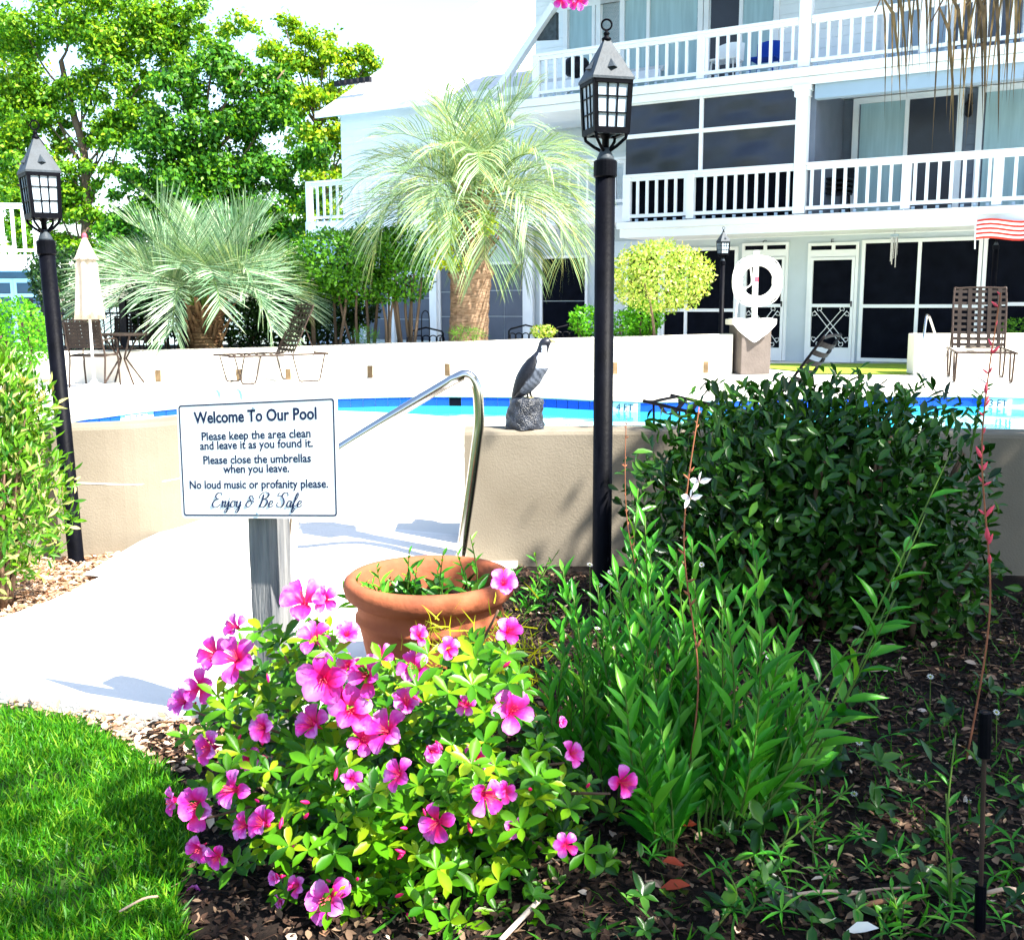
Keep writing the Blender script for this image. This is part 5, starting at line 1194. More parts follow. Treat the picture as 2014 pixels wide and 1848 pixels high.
bush('low_bush', 'bright green low bush under the yellow-green clipped tree', 'shrub', [(1265,625,17.2,m_(40,17),m_(36,17)),(1225,640,17,m_(25,17),m_(28,17))], M['lf_bright'], .06, 11000, .5, nst=2)
bush('low_bush', 'green bush on top of the right seat wall by the lounge chair', 'shrub', [(2010,645,17.3,m_(40,17),m_(20,17))], M['lf_topi'], .05, 9000, .5, nst=1)
bush('low_bush', 'small dark bush at the foot of the black ground floor screens', 'shrub', [(1795,700,19.3,m_(20,19),m_(14,19))], M['lf_hedge'], .05, 9000, .1, nst=1)
bush('planter_herb', 'small yellow-green potted plant beside the ironwork bench', 'plant', [(1068,652,16.9,m_(25,17),m_(11,17))], M['lf_yel'], .06, 14000, .5, nst=0)
bush('ground_fern', 'green fern tuft left of the tall palm on the seat wall', 'plant', [(720,660,16.7,m_(26,17),m_(16,17))], M['lf_topi'], .09, 9000, .5, nst=0, tpl=T_BLADE)
bush('ground_fern', 'grassy tuft at the foot of the tall palm trunk', 'plant', [(918,656,15.9+.5,m_(34,16),m_(14,16))], M['lf_topi'], .1, 9000, .5, nst=0, tpl=T_BLADE)
bush('round_bush', 'clipped round bright green bush behind the left foreground shrub', 'shrub', [(30,660,9.2,m_(68,9.2),m_(72,9.2)),(-60,650,9.2,m_(70,9.2),m_(75,9.2))], M['lf_bright'], .035, 30000, .05, nst=3)

# ---- palms
def frond(path, wd_, n_l, mt, parent, leafl, droop=0.5, name='frond', v_angle=0.6, thick=0.018, width=1.0, side_up=0.35, fwd=.5):
    pts = smooth_path(path, 6); n = len(pts)
    g = MB(); g.tube(pts, [thick*(1-0.8*i/n) for i in range(n)], 5, flat=.7)
    cum = [0]
    for i in range(1, n): cum.append(cum[-1]+(pts[i]-pts[i-1]).length)
    tot = cum[-1]; V = [tuple(v) for v in g.v]; F = list(g.f)
    rv, rf_ = [], []
    for k in range(n_l):
        s = tot*(0.18+0.82*k/n_l); i = max(1, min(n-1, int(np.searchsorted(cum, s)))); a = (s-cum[i-1])/(cum[i]-cum[i-1]+1e-9)
        p = pts[i-1].lerp(pts[i], a); tdir = (pts[i]-pts[i-1]).normalized(); sd = tdir.cross(Vector((0,0,1)))
        if sd.length < .05: sd = Vector((1,0,0))
        sd.normalize(); upv = sd.cross(tdir).normalized(); f_ = k/n_l
        ll = leafl*math.sin(math.pi*min(1,(0.25+0.55*f_)))**0.7*random.uniform(.8,1.12)
        for s_ in (-1, 1):
            d = (sd*s_*0.75+tdir*(0.55+fwd*1.1*f_)+upv*side_up+Vector((random.uniform(-.1,.1),random.uniform(-.1,.1),random.uniform(-.1,.1)))).normalized()
            p1 = p+d*ll*.5; p2 = p+d*ll*.8+Vector((0,0,-droop*ll*.2)); p3 = p+d*ll+Vector((0,0,-droop*ll*.5))
            w2 = tdir.cross(d).cross(d).normalized()*wd_*.5
            b0 = len(rv); rv += [p-w2*.5, p+w2*.5, p1-w2, p1+w2, p2-w2*.7, p2+w2*.7, p3]
            rf_ += [(b0,b0+1,b0+3,b0+2),(b0+2,b0+3,b0+5,b0+4),(b0+4,b0+5,b0+6)]
    g2 = MB(); g2.add(rv, rf_); o = g.build(name, M['stem'] if mt is not M['lf_dry'] else M['twig'], parent, smooth=True)
    l_ = g2.build('leaflets', mt, o, world=False); l_['kind'] = 'stuff'
    return o
def palm(name, label, base, crownp, R0, nfr, mt, n_l, leafl, elev_rng, tr, boots, trunkm, curl=0.9, seed=1, group=None, stiff=False):
    rs_ = random.Random(seed); t = empty(name, base, label, 'palm tree', group)
    b0, cp_ = Vector(base), Vector(crownp); k = 10
    if (cp_-b0).length > .3:
        g = MB(); pts = [b0.lerp(cp_, i/k)+Vector((0,0,-.05 if i == 0 else 0)) for i in range(k+1)]
        rows = []
        nz = 26
        for i in range(nz+1):
            f_ = i/nz; c = b0.lerp(cp_, f_); r_ = np.interp(f_, [0,.3,.45,.5,.6,1], tr); rows.append([(c.x+r_*(1+.05*(i%2)+rs_.uniform(-.04,.04))*math.cos(a), c.y+r_*(1+.05*(i%2)+rs_.uniform(-.04,.04))*math.sin(a), c.z) for a in np.linspace(0,2*math.pi,21)[:-1]])
            rows[-1].append(rows[-1][0])
        g.grid(rows); g.build('trunk', trunkm, t, smooth=False)
    for i in range(boots):
        a = i*2.4; z = rs_.uniform(-.95,.05)*boots/60; el = R(rs_.uniform(35,75)); r0 = tr[-1]*1.0
        p0 = cp_+Vector((math.cos(a)*r0, math.sin(a)*r0, z)); L_ = rs_.uniform(.18,.4)
        d = Vector((math.cos(a)*math.cos(el), math.sin(a)*math.cos(el), math.sin(el)))
        MB().tube([p0-d*.1, p0+d*L_*.5, p0+d*L_+Vector((0,0,.03))], [.045,.032,.018], 6, flat=.5).build('frond_stub', M['boot'], t, smooth=True)
    for i in range(nfr):
        f_ = i/nfr; a = i*2.39996+rs_.uniform(-.2,.2); el = R(elev_rng[1]+(elev_rng[0]-elev_rng[1])*f_+rs_.uniform(-8,8)); L_ = R0*rs_.uniform(.85,1.12)
        h = Vector((math.cos(a), math.sin(a), 0)); p = cp_+h*tr[-1]*.7+Vector((0,0,.05-.3*(1-f_))); path = [p]; e2 = el; seg = 7
        for j in range(seg):
            p = p+(h*math.cos(e2)+Vector((0,0,math.sin(e2))))*L_/seg; path.append(p); e2 -= curl*(j+1)/seg*0.42*rs_.uniform(.8,1.2)*(1.25 if el < 1.2 else .6)
        frond(path, .014, n_l, mt, t, leafl, droop=.12 if stiff else .55, side_up=.5 if stiff else .3, fwd=.75)
    return t
pb = P(920,672,16.9); pcn = P(932,388,16.9)
tall = palm('tall_palm', 'tall feathery palm with a stout ringed trunk behind the seat wall, centre', (pb.x,16.9,.5), pcn, 1.85, 46, M['lf_palm'], 46, .85, (-12,88), [.30,.30,.31,.35,.26,.20], 64, M['palmbark'], curl=.95, seed=3)
bush('palm_fern', 'yellow-green fern growing on the upper trunk of the tall palm', 'fern', [(872,445,16.5,m_(32,16.5),m_(36,16.5)),(865,500,16.5,m_(24,16.5),m_(26,16.5)),(955,440,16.5,m_(20,16.5),m_(22,16.5)),(900,520,16.5,m_(28,16.5),m_(10,16.5))], M['lf_fern'], .07, 9000, 1.6, nst=0)
pb = P(405,684,17.1); pcn = P(400,600,17.1)
lowp = palm('low_palm', 'low spreading palm with a dense silvery green fountain of fronds', (pb.x,17.1,.5), pcn, 1.75, 54, M['lf_palm2'], 54, .78, (14,90), [.26,.26,.26,.26,.27,.28], 44, M['boot'], curl=1.05, seed=5, stiff=True)
# palm overhead at the right, only its lowest frond tips hang into the picture
ohc = Vector((4.9,5.0,4.75))
ov = empty('overhanging_palm', (ohc.x, ohc.y, -.05), 'palm standing just right of the view, its frond tips hanging into the top right corner', 'palm tree')
MB().tube([(ohc.x,ohc.y,-.1),(ohc.x+.05,ohc.y,2.4),(ohc.x,ohc.y,4.7)], [.22,.17,.18], 14).build('trunk', M['palmbark'], ov, smooth=True)
for i in range(20):
    a = i*2.4; el = R(55-2.2*i+random.uniform(-5,5)); h = Vector((math.cos(a),math.sin(a),0)); p = ohc+h*.15; path=[p]; e2 = el
    for j in range(6): p = p+(h*math.cos(e2)+Vector((0,0,math.sin(e2))))*.36; path.append(p); e2 -= .16*(j+1)*.55
    if min(q.z-(1.3+q.y*.283) for q in path) < .65 and path[-1].x < 3.2: continue
    frond(path, .03, 36, M['lf_palm'], ov, .5, droop=.9)
for (x0,y0,x1,y1,x2,y2,Y) in ((2250,-420,1960,-160,1830,45,5.6),(2200,-450,1840,-190,1720,25,5.9),(2300,-400,2050,-160,1900,10,5.4)):
    frond([ohc, P(x0,y0,Y), P(x1,y1,Y), P(x2,y2,Y)], .017, 36, M['lf_dry'], ov, .38, droop=3.2, side_up=-1.0)
# shade tree behind and to the right of the photographer
def shade_tree(x, y, zc, r_, n_, label, leaf=.11):
    t = empty('shade_tree', (x,y,-.05), label, 'tree')
    MB().tube([(x,y,-.1),(x+.1,y,1.5),(x,y-.1,zc)], [.16,.13,.07], 10).build('trunk', M['bark'], t, smooth=True)
    L_ = []
    for k in range(60):
        d = rdir(1)[0]*r_*rng.random()**.4*np.array([1,1,.6]); L_.append(np.array([x,y,zc])+d+rng.normal(size=(n_//60,3))*.22)
    L_ = np.concatenate(L_); n = len(L_); scatter('crown', T_QUAD, L_, rdir(n), rdir(n)+np.array([0,0,.8]), leaf*rng.uniform(.7,1.3,n), M['lf_tree2'], t, kind='stuff')
shade_tree(4.7, 1.2, 4.3, 1.8, 11000, 'leafy tree just outside the right of the view that shades the flower bed')
shade_tree(4.75, 3.2, 4.4, 1.5, 6500, 'second leafy tree just outside the right of the view beside the beige wall')
shade_tree(1.25, -0.35, 4.6, 1.25, 4000, 'leafy tree behind the viewer that dapples the lawn')

# ---- foreground shrub at the left
me_lan = leafmesh('leaf', T_LAN, M['lf_left'])
def shell_bush(name, label, cat, blobs, T, mo, mi, size, nobj, nstuff, z0, camp=True, inner=.55, updir=.5, wscale=1.0, front=True, sprout=0):
    c0 = Vector(blobs[0][0]); t = empty(name, (c0.x,c0.y,z0), label, cat)
    def sample(n, lo, hi, fr):
        tot = sum(b[2] for b in blobs); L_, N_ = [], []
        for c, r3, w_ in blobs:
            k = int(n*w_/tot); d = rdir(k*3)
            if fr: d = d[(d[:,1] < .35) & (d[:,2] > -.85)]
            d = d[:k]; lump = 1+.10*np.sin(6*d[:,0]+5*d[:,2]+1)*np.cos(7*d[:,2]-3*d[:,1]); rr = (lo+(hi-lo)*rng.random(len(d)))*lump
            L_.append(np.array(c)+d*rr[:,None]*np.array(r3)); N_.append(d)
        return np.concatenate(L_), np.concatenate(N_)
    l, d = sample(nobj, .90, 1.06, True)
    leaf_objs('leaf', leafmesh('leaf', T, mo), l, d*.7+rdir(len(d))*.75+np.array([0,0,updir]), nrm(d+rdir(len(d))*.5+np.array([0,-.2,.6])), size*rng.uniform(.75,1.2,len(d)), t)
    l, d = sample(nstuff, inner, 1.04, False)
    scatter('foliage', T, l, d*.6+rdir(len(d))*.8+np.array([0,0,updir]), nrm(d+rdir(len(d))*.6+np.array([0,0,.4])), size*rng.uniform(.7,1.15,len(d)), mi, t, kind='stuff')
    for c, r3, w_ in blobs:
        for k in range(6):
            a = random.uniform(0,6.28); b0 = Vector((c[0]+.15*r3[0]*math.cos(a), c[1]+.15*r3[1]*math.sin(a), z0)); e = Vector((c[0]+.7*r3[0]*math.cos(a), c[1]+.7*r3[1]*math.sin(a), c[2]+.4*r3[2]))
            MB().tube(smooth_path([b0, b0.lerp(e,.5)+Vector((0,0,.04)), e],3), [.014,.013,.012,.011,.010,.008,.005], 6).build('stem', M['twig'], t, smooth=True)
    return t
c1 = P(20,930,4.5)
sb = shell_bush('leafy_shrub', 'light green variegated shrub at the left edge, before the left lamp post', 'shrub',
    [((c1.x-.10,4.5,.45),(.31,.35,.40),1.2),((c1.x-.09,4.5,.82),(.26,.3,.26),.9),((c1.x-.5,4.5,.6),(.5,.4,.5),.8)], leaf_template(.27,4,.4,.2,1.1,1.0,.45), M['lf_left'], M['lf_left'], .058, 290, 9000, -.03, updir=.7, inner=.5)
# ---- dark broad shrub at the right
c2 = P(1600,960,4.25)
ds = shell_bush('dark_shrub', 'broad dark green rounded shrub in the shade before the beige wall, right', 'shrub',
    [((c2.x-.12,4.3,.50),(.60,.5,.47),1.4),((c2.x+.28,4.25,.52),(.42,.45,.42),.9),((c2.x-.02,4.2,.66),(.50,.42,.30),.8),((c2.x+.36,4.1,.22),(.34,.35,.26),.5),((c2.x-.38,4.3,.45),(.36,.36,.36),.5),((c2.x-.1,4.2,.22),(.62,.4,.25),.8)], T_OBO, M['lf_shrub'], M['lf_shrub'], .066, 295, 9500, -.03, updir=.35, inner=.4)
for k in range(16):      # young shoots standing above the clipped top
    x = c2.x+random.uniform(-.5,.65); p0 = Vector((x, 4.2+random.uniform(-.15,.15), .88+random.uniform(-.06,.04)-.15*abs(x-c2.x))); p1 = p0+Vector((random.uniform(-.04,.04),0,random.uniform(.07,.15)))
    sh_ = MB().tube([p0-Vector((0,0,.1)),p1], [.003,.002], 5).build('shoot', M['stem'], ds)
    n = 6; l = [np.array(p0.lerp(p1, i/(n-1))) for i in range(n)]; dd = [np.array([math.cos(i*2.4),math.sin(i*2.4),.9]) for i in range(n)]
    scatter('leaf_tuft', T_OBO, l, dd, np.array([[0,-.4,1.0]]*n), .05, M['lf_az_in'], sh_)

# ---- azalea
AZ = Vector((-.27,2.5,0))
az = empty('azalea_bush', (AZ.x, AZ.y, -.03), 'azalea bush with bright pink flowers in the foreground', 'shrub')
def petal_mesh():
    rows = []; nu, nv = 7, 6
    for i in range(nu+1):
        u = i/nu; w_ = .09+.30*math.sin(min(1,u/.66)*math.pi/2)**1.5 if u < .66 else .39*math.sqrt(max(.03,1-((u-.66)/.35)**2))
        r_ = []
        for j in range(nv+1):
            v = j/nv*2-1; r_.append((u*(.97 if abs(v) < .3 and i == nu else 1), v*w_, .85*u**.6-.42*u*u+.22*v*v*w_*2-.04*math.cos(6*v)*u+ (.075*math.sin(9*v+7*u) if u > .5 else 0)))
        rows.append(r_)
    me = MB().grid(rows).mesh('petal', True); me.materials.append(M['petal']); return me
PET = petal_mesh()
tube_m = MB(); tube_m.lathe([(.03,-.35),(.05,-.2),(.10,0.0),(.16,.12)], 8); TUBE = tube_m.mesh('flower', True); TUBE.materials.append(M['petal'])
stm = MB()
for k in range(6):
    a = k*1.05; stm.tube([(0,0,0),(.06*math.cos(a),.06*math.sin(a),.45),(.14*math.cos(a)+.1,.14*math.sin(a),.85+.05*(k%2))], [.012,.011,.018], 4)
STM = stm.mesh('stamens'); STM.materials.append(M['pinktag'])
def flower(p, nrm_, r_, parent, ncl=None):
    z = nrm_.normalized(); x = z.orthogonal().normalized(); y = z.cross(x); rot = random.uniform(0,6.28)
    Mx = Matrix(((x.x,y.x,z.x,0),(x.y,y.y,z.y,0),(x.z,y.z,z.z,0),(0,0,0,1))) @ Matrix.Rotation(rot,4,'Z')
    off = Vector((0,0,0)); q = parent
    while q is not None: off += q.location; q = q.parent
    o = link('flower', TUBE, parent); o.matrix_local = Matrix.Translation(p-off) @ Mx @ Matrix.Diagonal((r_,r_,r_,1))
    op = random.uniform(.84,1.06)
    for k in range(5):
        q = link('petal', PET, o); q.matrix_local = Matrix.Rotation(k*2*math.pi/5+random.uniform(-.1,.1),4,'Z') @ Matrix.Translation((.05,0,.05)) @ Matrix.Rotation(R(random.uniform(-20,16))-(.45 if op < .865 else 0),4,'Y') @ Matrix.Diagonal((op,random.uniform(.9,1.1),1,1))
    q = link('stamens', STM, o)
    return o
FL = [(600,1190,90),(640,1180,50),(470,1235,50),(430,1290,65),(470,1300,70),(395,1350,55),(368,1382,52),(525,1432,60),(425,1468,66),(490,1490,48),(470,1552,68),(352,1572,50),(398,1585,78),(490,1625,56),(530,1622,66),(400,1662,58),(432,1680,42),(390,1745,64),(680,1255,60),(620,1262,70),(640,1335,98),(690,1310,50),(728,1330,68),(818,1318,64),(690,1400,86),(625,1428,70),(800,1390,60),(768,1442,72),(710,1455,60),(842,1470,58),(822,1252,42),(995,1245,50),(987,1152,56),(1003,1402,72),(918,1385,40),(943,1490,62),(950,1560,76),(992,1555,40),(865,1615,72),(790,1525,56),(1118,1485,50),(1216,1537,60),(652,1768,90),(556,1722,50),(1002,1622,46),(1110,1662,44),(590,1740,40),(1215,1795,60),(1105,1825,52),(515,1830,48),(750,1288,36),(880,1277,44),(675,1365,50),(600,1845,50),(690,1530,44),(1240,1790,34),(560,1765,36),(1100,1420,32)]
def azY(x, y):       # depth of the bush's front surface at a photo position
    u = (x-790)/470; v = (y-1560)/420
    return 2.62-.42*math.sqrt(max(0,1-min(1,u*u*.9+v*v*.5)))-(.12 if y > 1500 else 0)
def az_top(x): return float(np.interp(x, [320,370,450,480,650,700,860,900,1000,1060,1150,1200,1260], [1620,1390,1330,1235,1215,1290,1285,1215,1235,1390,1480,1560,1640]))
az_f = []
for x, y, s_ in FL:
    Y = azY(x, y); p = P(x, y, Y); az_f.append((x, y, s_))
    n_ = Vector(((x-790)/470*.6, -1.0, .55+(1500-y)/900))+Vector((random.uniform(-.6,.6),random.uniform(-.3,.3),random.uniform(-.5,.4)))
    flower(p, n_, s_*Y/FPX*.60*random.uniform(.9,1.08), az)
# buds and leaf whorls
me_az = leafmesh('leaf', T_OBO, M['lf_az'])
def whorl(c, ax, n, L_, out):
    ax = ax.normalized(); u = ax.orthogonal().normalized(); v = ax.cross(u); a0 = random.uniform(0,6)
    for k in range(n):
        a = a0+2*math.pi*k/n+random.uniform(-.2,.2); d = (u*math.cos(a)+v*math.sin(a))*.95+ax*random.uniform(.15,.6); out.append((np.array(c), np.array(d), np.array(ax+Vector((0,0,.3))), L_*random.uniform(.7,1.15)))
wh = []; core = []
k = 0
while k < 58:
    x = random.gauss(760,230); y = random.uniform(1215,1830)
    if not (330 < x < 1240): continue
    if abs(x-790) > 470 or y < az_top(x): continue
    Y = azY(x, y)-random.uniform(-.04,.05); whorl(P(x,y,Y), Vector((random.uniform(-.5,.5), -.55, .8)), 5, .056, wh); k += 1
for x, y in ((515,1240),(560,1255),(430,1430),(380,1410),(340,1408),(310,1632),(330,1690),(660,1195),(690,1225),(960,1180),(940,1205),(1000,1190),(1085,1430),(1115,1450),(1180,1690),(1200,1720),(1255,1578),(1150,1560),(1130,1640),(1170,1620),(1205,1665),(1060,1730),(1100,1740),(520,1700),(560,1660)):
    whorl(P(x,y,azY(x,y)), Vector((random.uniform(-.5,.5),-.3,.9)), 5, .056, wh)
wh = wh[:298+0] if len(wh) > 298 else wh
leaf_objs('leaf', me_az, [w_[0] for w_ in wh], [w_[1] for w_ in wh], [w_[2] for w_ in wh], [w_[3] for w_ in wh], az)
st_ = []
for k in range(860):
    x = random.gauss(790,235); y = random.uniform(1230,1880)
    if abs(x-790) > 450 or y < az_top(x)+25: continue
    Y = azY(x,y)+random.uniform(.0,.42); whorl(P(x,y,Y), Vector((random.uniform(-.6,.6),-.4,.8)), 6, .048, st_)
scatter('foliage', T_OBO, [w_[0] for w_ in st_], [w_[1] for w_ in st_], [w_[2] for w_ in st_], [w_[3] for w_ in st_], M['lf_az'], az, kind='stuff')
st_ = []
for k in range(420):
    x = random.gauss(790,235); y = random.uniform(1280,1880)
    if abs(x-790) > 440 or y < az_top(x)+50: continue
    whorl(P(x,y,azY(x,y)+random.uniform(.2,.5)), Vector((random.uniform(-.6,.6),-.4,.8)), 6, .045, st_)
scatter('inner_foliage', T_OBO, [w_[0] for w_ in st_], [w_[1] for w_ in st_], [w_[2] for w_ in st_], [w_[3] for w_ in st_], M['lf_shrub'], az, kind='stuff')  # deep leaves take a darker green, painting in the shade inside the bush
for k, (x, y) in enumerate([(470,1330),(600,1230),(640,1380),(800,1340),(980,1200),(1000,1430),(1110,1500),(1200,1560),(400,1610),(480,1640),(530,1500),(420,1500),(700,1480),(860,1650),(650,1790),(400,1760),(1100,1700),(950,1600),(560,1290),(385,1400),(520,1430)]):
    Y = azY(x,y)+.03; e = P(x,y,Y); b0 = Vector((AZ.x+random.uniform(-.08,.1), AZ.y+random.uniform(-.05,.08), -.03)); mid = b0.lerp(e,.55)+Vector((random.uniform(-.03,.03),.05,random.uniform(0,.05)))
    pth = smooth_path([b0,mid,e],5); MB().tube(pth, [.008*(1-.75*i/len(pth)) for i in range(len(pth))], 6).build('branch', M['twig'], az, smooth=True)
bud_m = MB().lathe([(.0,0),(.3,.25),(.34,.55),(.2,.9),(.0,1.1)], 8).mesh('flower_bud', True); bud_m.materials.append(M['petal'])
for k in range(34):
    x, y = random.uniform(360,1220), random.uniform(1260,1820)
    if y < az_top(x): continue
    Y = azY(x,y)-.02; o = link('flower_bud', bud_m, az); o.location = P(x,y,Y)-Vector(az.location); q = random.uniform(.012,.02); o.scale = (q*.7,q*.7,q*1.3); o.rotation_euler = (random.uniform(-1.2,1.2), random.uniform(-1.2,1.2), 0)
# yellow thread-leaved plant behind the azalea
def tufts(name, label, cat, pts_, n, L_, mt, tpl, z0, spread=.6, up=1.0):
    c = Vector(pts_[0]); t = empty(name, (c.x,c.y,z0), label, cat); l, d, nn, s = [], [], [], []
    for p in pts_:
        for k in range(n):
            l.append(np.array(p)+rng.normal(size=3)*np.array([.05,.05,.05])); d.append(rdir(1)[0]*spread+np.array([0,0,up])); nn.append(rdir(1)[0]); s.append(L_*random.uniform(.5,1.2))
    scatter('foliage', tpl, l, d, nn, s, mt, t, kind='stuff'); return t
tufts('thread_leaf_cypress', 'yellow thread-leaved cypress between the azalea and the pot', 'shrub', [P(random.uniform(840,1060), random.uniform(1260,1420), 3.05+random.uniform(-.1,.1)) for _ in range(34)], 26, .06, M['lf_yth'], T_BLADE, -.03, 1.0, .6)

# ---- tall weeds (each clump a plant of its own)
me_w = leafmesh('leaf', leaf_template(0.235, 5, 0.5, 0.22, 1.0, 1.0, 0.42), M['lf_weed'])
def weed(base, tops, label, L_=.075, group='tall leafy wildflower stems right of the azalea', nl=13, mt=None, mstem=None, name='wildflower_plant', me=None, curve=.05, cat='plant', lay=.65):
    t = empty(name, base, label, cat, group); l, d, nn, s = [], [], [], []
    for tp in tops:
        b0 = Vector(base)+Vector((random.uniform(-.03,.03),random.uniform(-.03,.03),0)); e = Vector(tp); mid = b0.lerp(e,.5)+Vector((random.uniform(-curve,curve),random.uniform(-curve,curve),0))
        pth = smooth_path([b0,mid,e],5); MB().tube(pth, [.0035*(1-.6*i/len(pth)) for i in range(len(pth))], 5).build('stem', mstem or M['stem'], t, smooth=True)
        n = len(pth)
        for i in range(nl):
            f_ = .12+.86*i/nl; q = pth[min(n-2,int(f_*(n-1)))].lerp(pth[min(n-1,int(f_*(n-1))+1)], f_*(n-1) % 1); ax = (e-b0).normalized(); a = i*2.4+random.uniform(-.3,.3)
            u = ax.orthogonal().normalized(); v = ax.cross(u); dd = (u*math.cos(a)+v*math.sin(a))*random.uniform(.5,.8)+ax*lay
            l.append(np.array(q)); d.append(np.array(dd)); nn.append(np.array(ax*.6+Vector((0,-.4,.3)))); s.append(L_*(1.15-.6*f_)*random.uniform(.65,1.25))
    leaf_objs('leaf', me or me_w, l, d, nn, s, t)
    return t
wlab = ['leftmost','second from the left','third from the left','middle','tallest','one beside the dark shrub','broad-leaved','rightmost']
W_ = [((1150,1560,3.0),[(1105,1110),(1128,1170),(1150,1230),(1112,1280)]),
      ((1210,1580,2.95),[(1175,1150),(1210,1120),(1195,1240),(1230,1190)]),
      ((1270,1600,2.9),[(1255,960),(1275,1060),(1240,1090),(1290,1180)]),
      ((1330,1620,2.85),[(1300,1130),(1330,1230),(1370,1180),(1350,1290)]),
      ((1390,1640,2.75),[(1360,1060),(1400,1050),(1420,1180),(1440,1220)]),
      ((1440,1640,2.7),[(1480,1050),(1470,1160),(1500,1230)]),
      ((1300,1680,2.5),[(1290,1380),(1350,1330),(1230,1360),(1400,1360)]),
      ((1500,1620,2.7),[(1560,1180),(1530,1280),(1590,1340),(1560,1420)])]
labs = ['slender leafy wildflower clump nearest the azalea, left edge of the green stand','leafy wildflower clump just right of the lamp post foot','leafy wildflower clump with the tip that reaches highest beside the lamp post','leafy wildflower clump in the middle of the green stand','leafy wildflower clump under the white gaura blossoms','leafy wildflower clump rising before the shaded left side of the dark shrub','short broad-leaved wildflower clump at the front of the green stand','leafy wildflower clump at the right edge of the green stand']
for (b_, tp), lb in zip(W_, labs):
    base = G(b_[0], b_[1], -.03)
    tp = tp+[(x+random.uniform(-40,40), y+random.uniform(10,110)) for x, y in tp for _ in range(1)]
    weed(base, [P(x, y, base.y+.1+random.uniform(-.16,.16)) for x, y in tp], lb, L_=.125 if 'broad' in lb else .10, nl=25, lay=1.3)
# large diagonal plant right
base = G(1560,1560,-.03)
t_l = leaf_template(0.26, 4, .5, .25, 1.0, 1.0, .4); me_b = leafmesh('leaf', t_l, M['lf_weed'])
weed((base.x,base.y,-.03), [P(1870,890,base.y+.05),P(1820,1010,base.y+.2),P(1760,1180,base.y)], 'tall broad-leaved plant leaning right across the dark shrub', .13, None, 12, me=me_b, name='leaning_plant', curve=.02)
base = G(1480,1640,-.03); weed(base, [P(1700,1240,base.y+.15),P(1640,1330,base.y)], 'broad-leaved plant arching low in front of the dark shrub', .12, None, 9, me=me_b, name='leaning_plant')
small = [((1860,1790),[(1880,1440),(1860,1560)],'thin upright seedling near the bottom right corner beside the black stake'),((1500,1720),[(1600,1570),(1680,1540)],'pale seedling lying diagonally on the mulch'),((1430,1830),[(1420,1700),(1480,1740)],'dark green seedling at the bottom of the mulch bed'),((1760,1830),[(1750,1740),(1790,1760)],'low bright seedling at the bottom edge'),((1740,1840),[(1830,1760),(1850,1790)],'small seedling at the bottom edge left of the black stake'),((1600,1700),[(1620,1600)],'small green seedling in the middle of the mulch bed')]
for (b_, tp, lb) in small:
    base = G(b_[0], b_[1], -.03); weed(base, [P(x,y,base.y+.05) for x,y in tp], lb, .06, None, 9, name='seedling')
# gaura spikes
def gaura(base, top, label, white=True, bud=M['redstem'], r_=.0025, Lb=.022):
    t = empty('gaura_spike', base, label, 'flower', None); pth = smooth_path([Vector(base), Vector(base).lerp(Vector(top),.35)+Vector((.035,0,0)), Vector(base).lerp(Vector(top),.7)+Vector((-.02,0,0)), Vector(top)], 9); n = len(pth)
    MB().tube(pth, [r_*(1-.4*i/n) for i in range(n)], 6).build('stem', M['redstem'], t, smooth=True)
    bm_ = MB().lathe([(.0,0),(.16,.25),(.18,.5),(.08,.85),(.0,1.0)], 7).mesh('bud', True); bm_.materials.append(bud)
    for i in range(int(n*.45), n):
        for s_ in (-1,1):
            if random.random() < .3: continue
            f2 = (i-n*.45)/(n*.55); o = link('bud', bm_, t); q = pth[i].lerp(pth[max(0,i-1)], random.random())-Vector(base); o.location = q; k2 = Lb*(1.15-.6*f2)*random.uniform(.6,1.25); o.scale = (k2*.8,k2*.8,k2); o.rotation_euler = (R(random.uniform(-50,50)), R(s_*random.uniform(8,55)), 0)
    if white:
        pm = fast('petal', T_OVA[0], T_OVA[1], True); pm.materials.append(M['petalw'])
        for (x,y) in white:
            c = P(x,y,Vector(base).y); o = MB().lathe([(.0,-.006),(.002,0),(.0,.004)],6,c).build('blossom', M['stem'], t)
            for k in range(4):
                a = R(20+k*70); q = link('petal', pm, o); q.location = c; q.scale = (.030,)*3; d = Vector((math.cos(a),-.4,math.sin(a))).normalized(); q.rotation_euler = d.to_track_quat('X','Y').to_euler()
b0 = G(1330,1640,-.03); gaura((b0.x,b0.y,-.03), P(1375,800,b0.y+.05), 'tall gaura spike with two white blossoms beside the dark shrub', [(1375,948),(1358,980)])
b0 = G(1900,1500,-.03); gaura((b0.x,b0.y,-.03), P(1968,575,b0.y-.1), 'tall pink gaura bud spike before the upright lounge chair', None, M['pinktag'], .003, .035)
b0 = G(1290,1560,-.03); gaura((b0.x,b0.y,-.03), P(1232,800,b0.y), 'thin gaura stem with small brown buds right of the tall lamp', None, M['redstem'], .0018, .014)
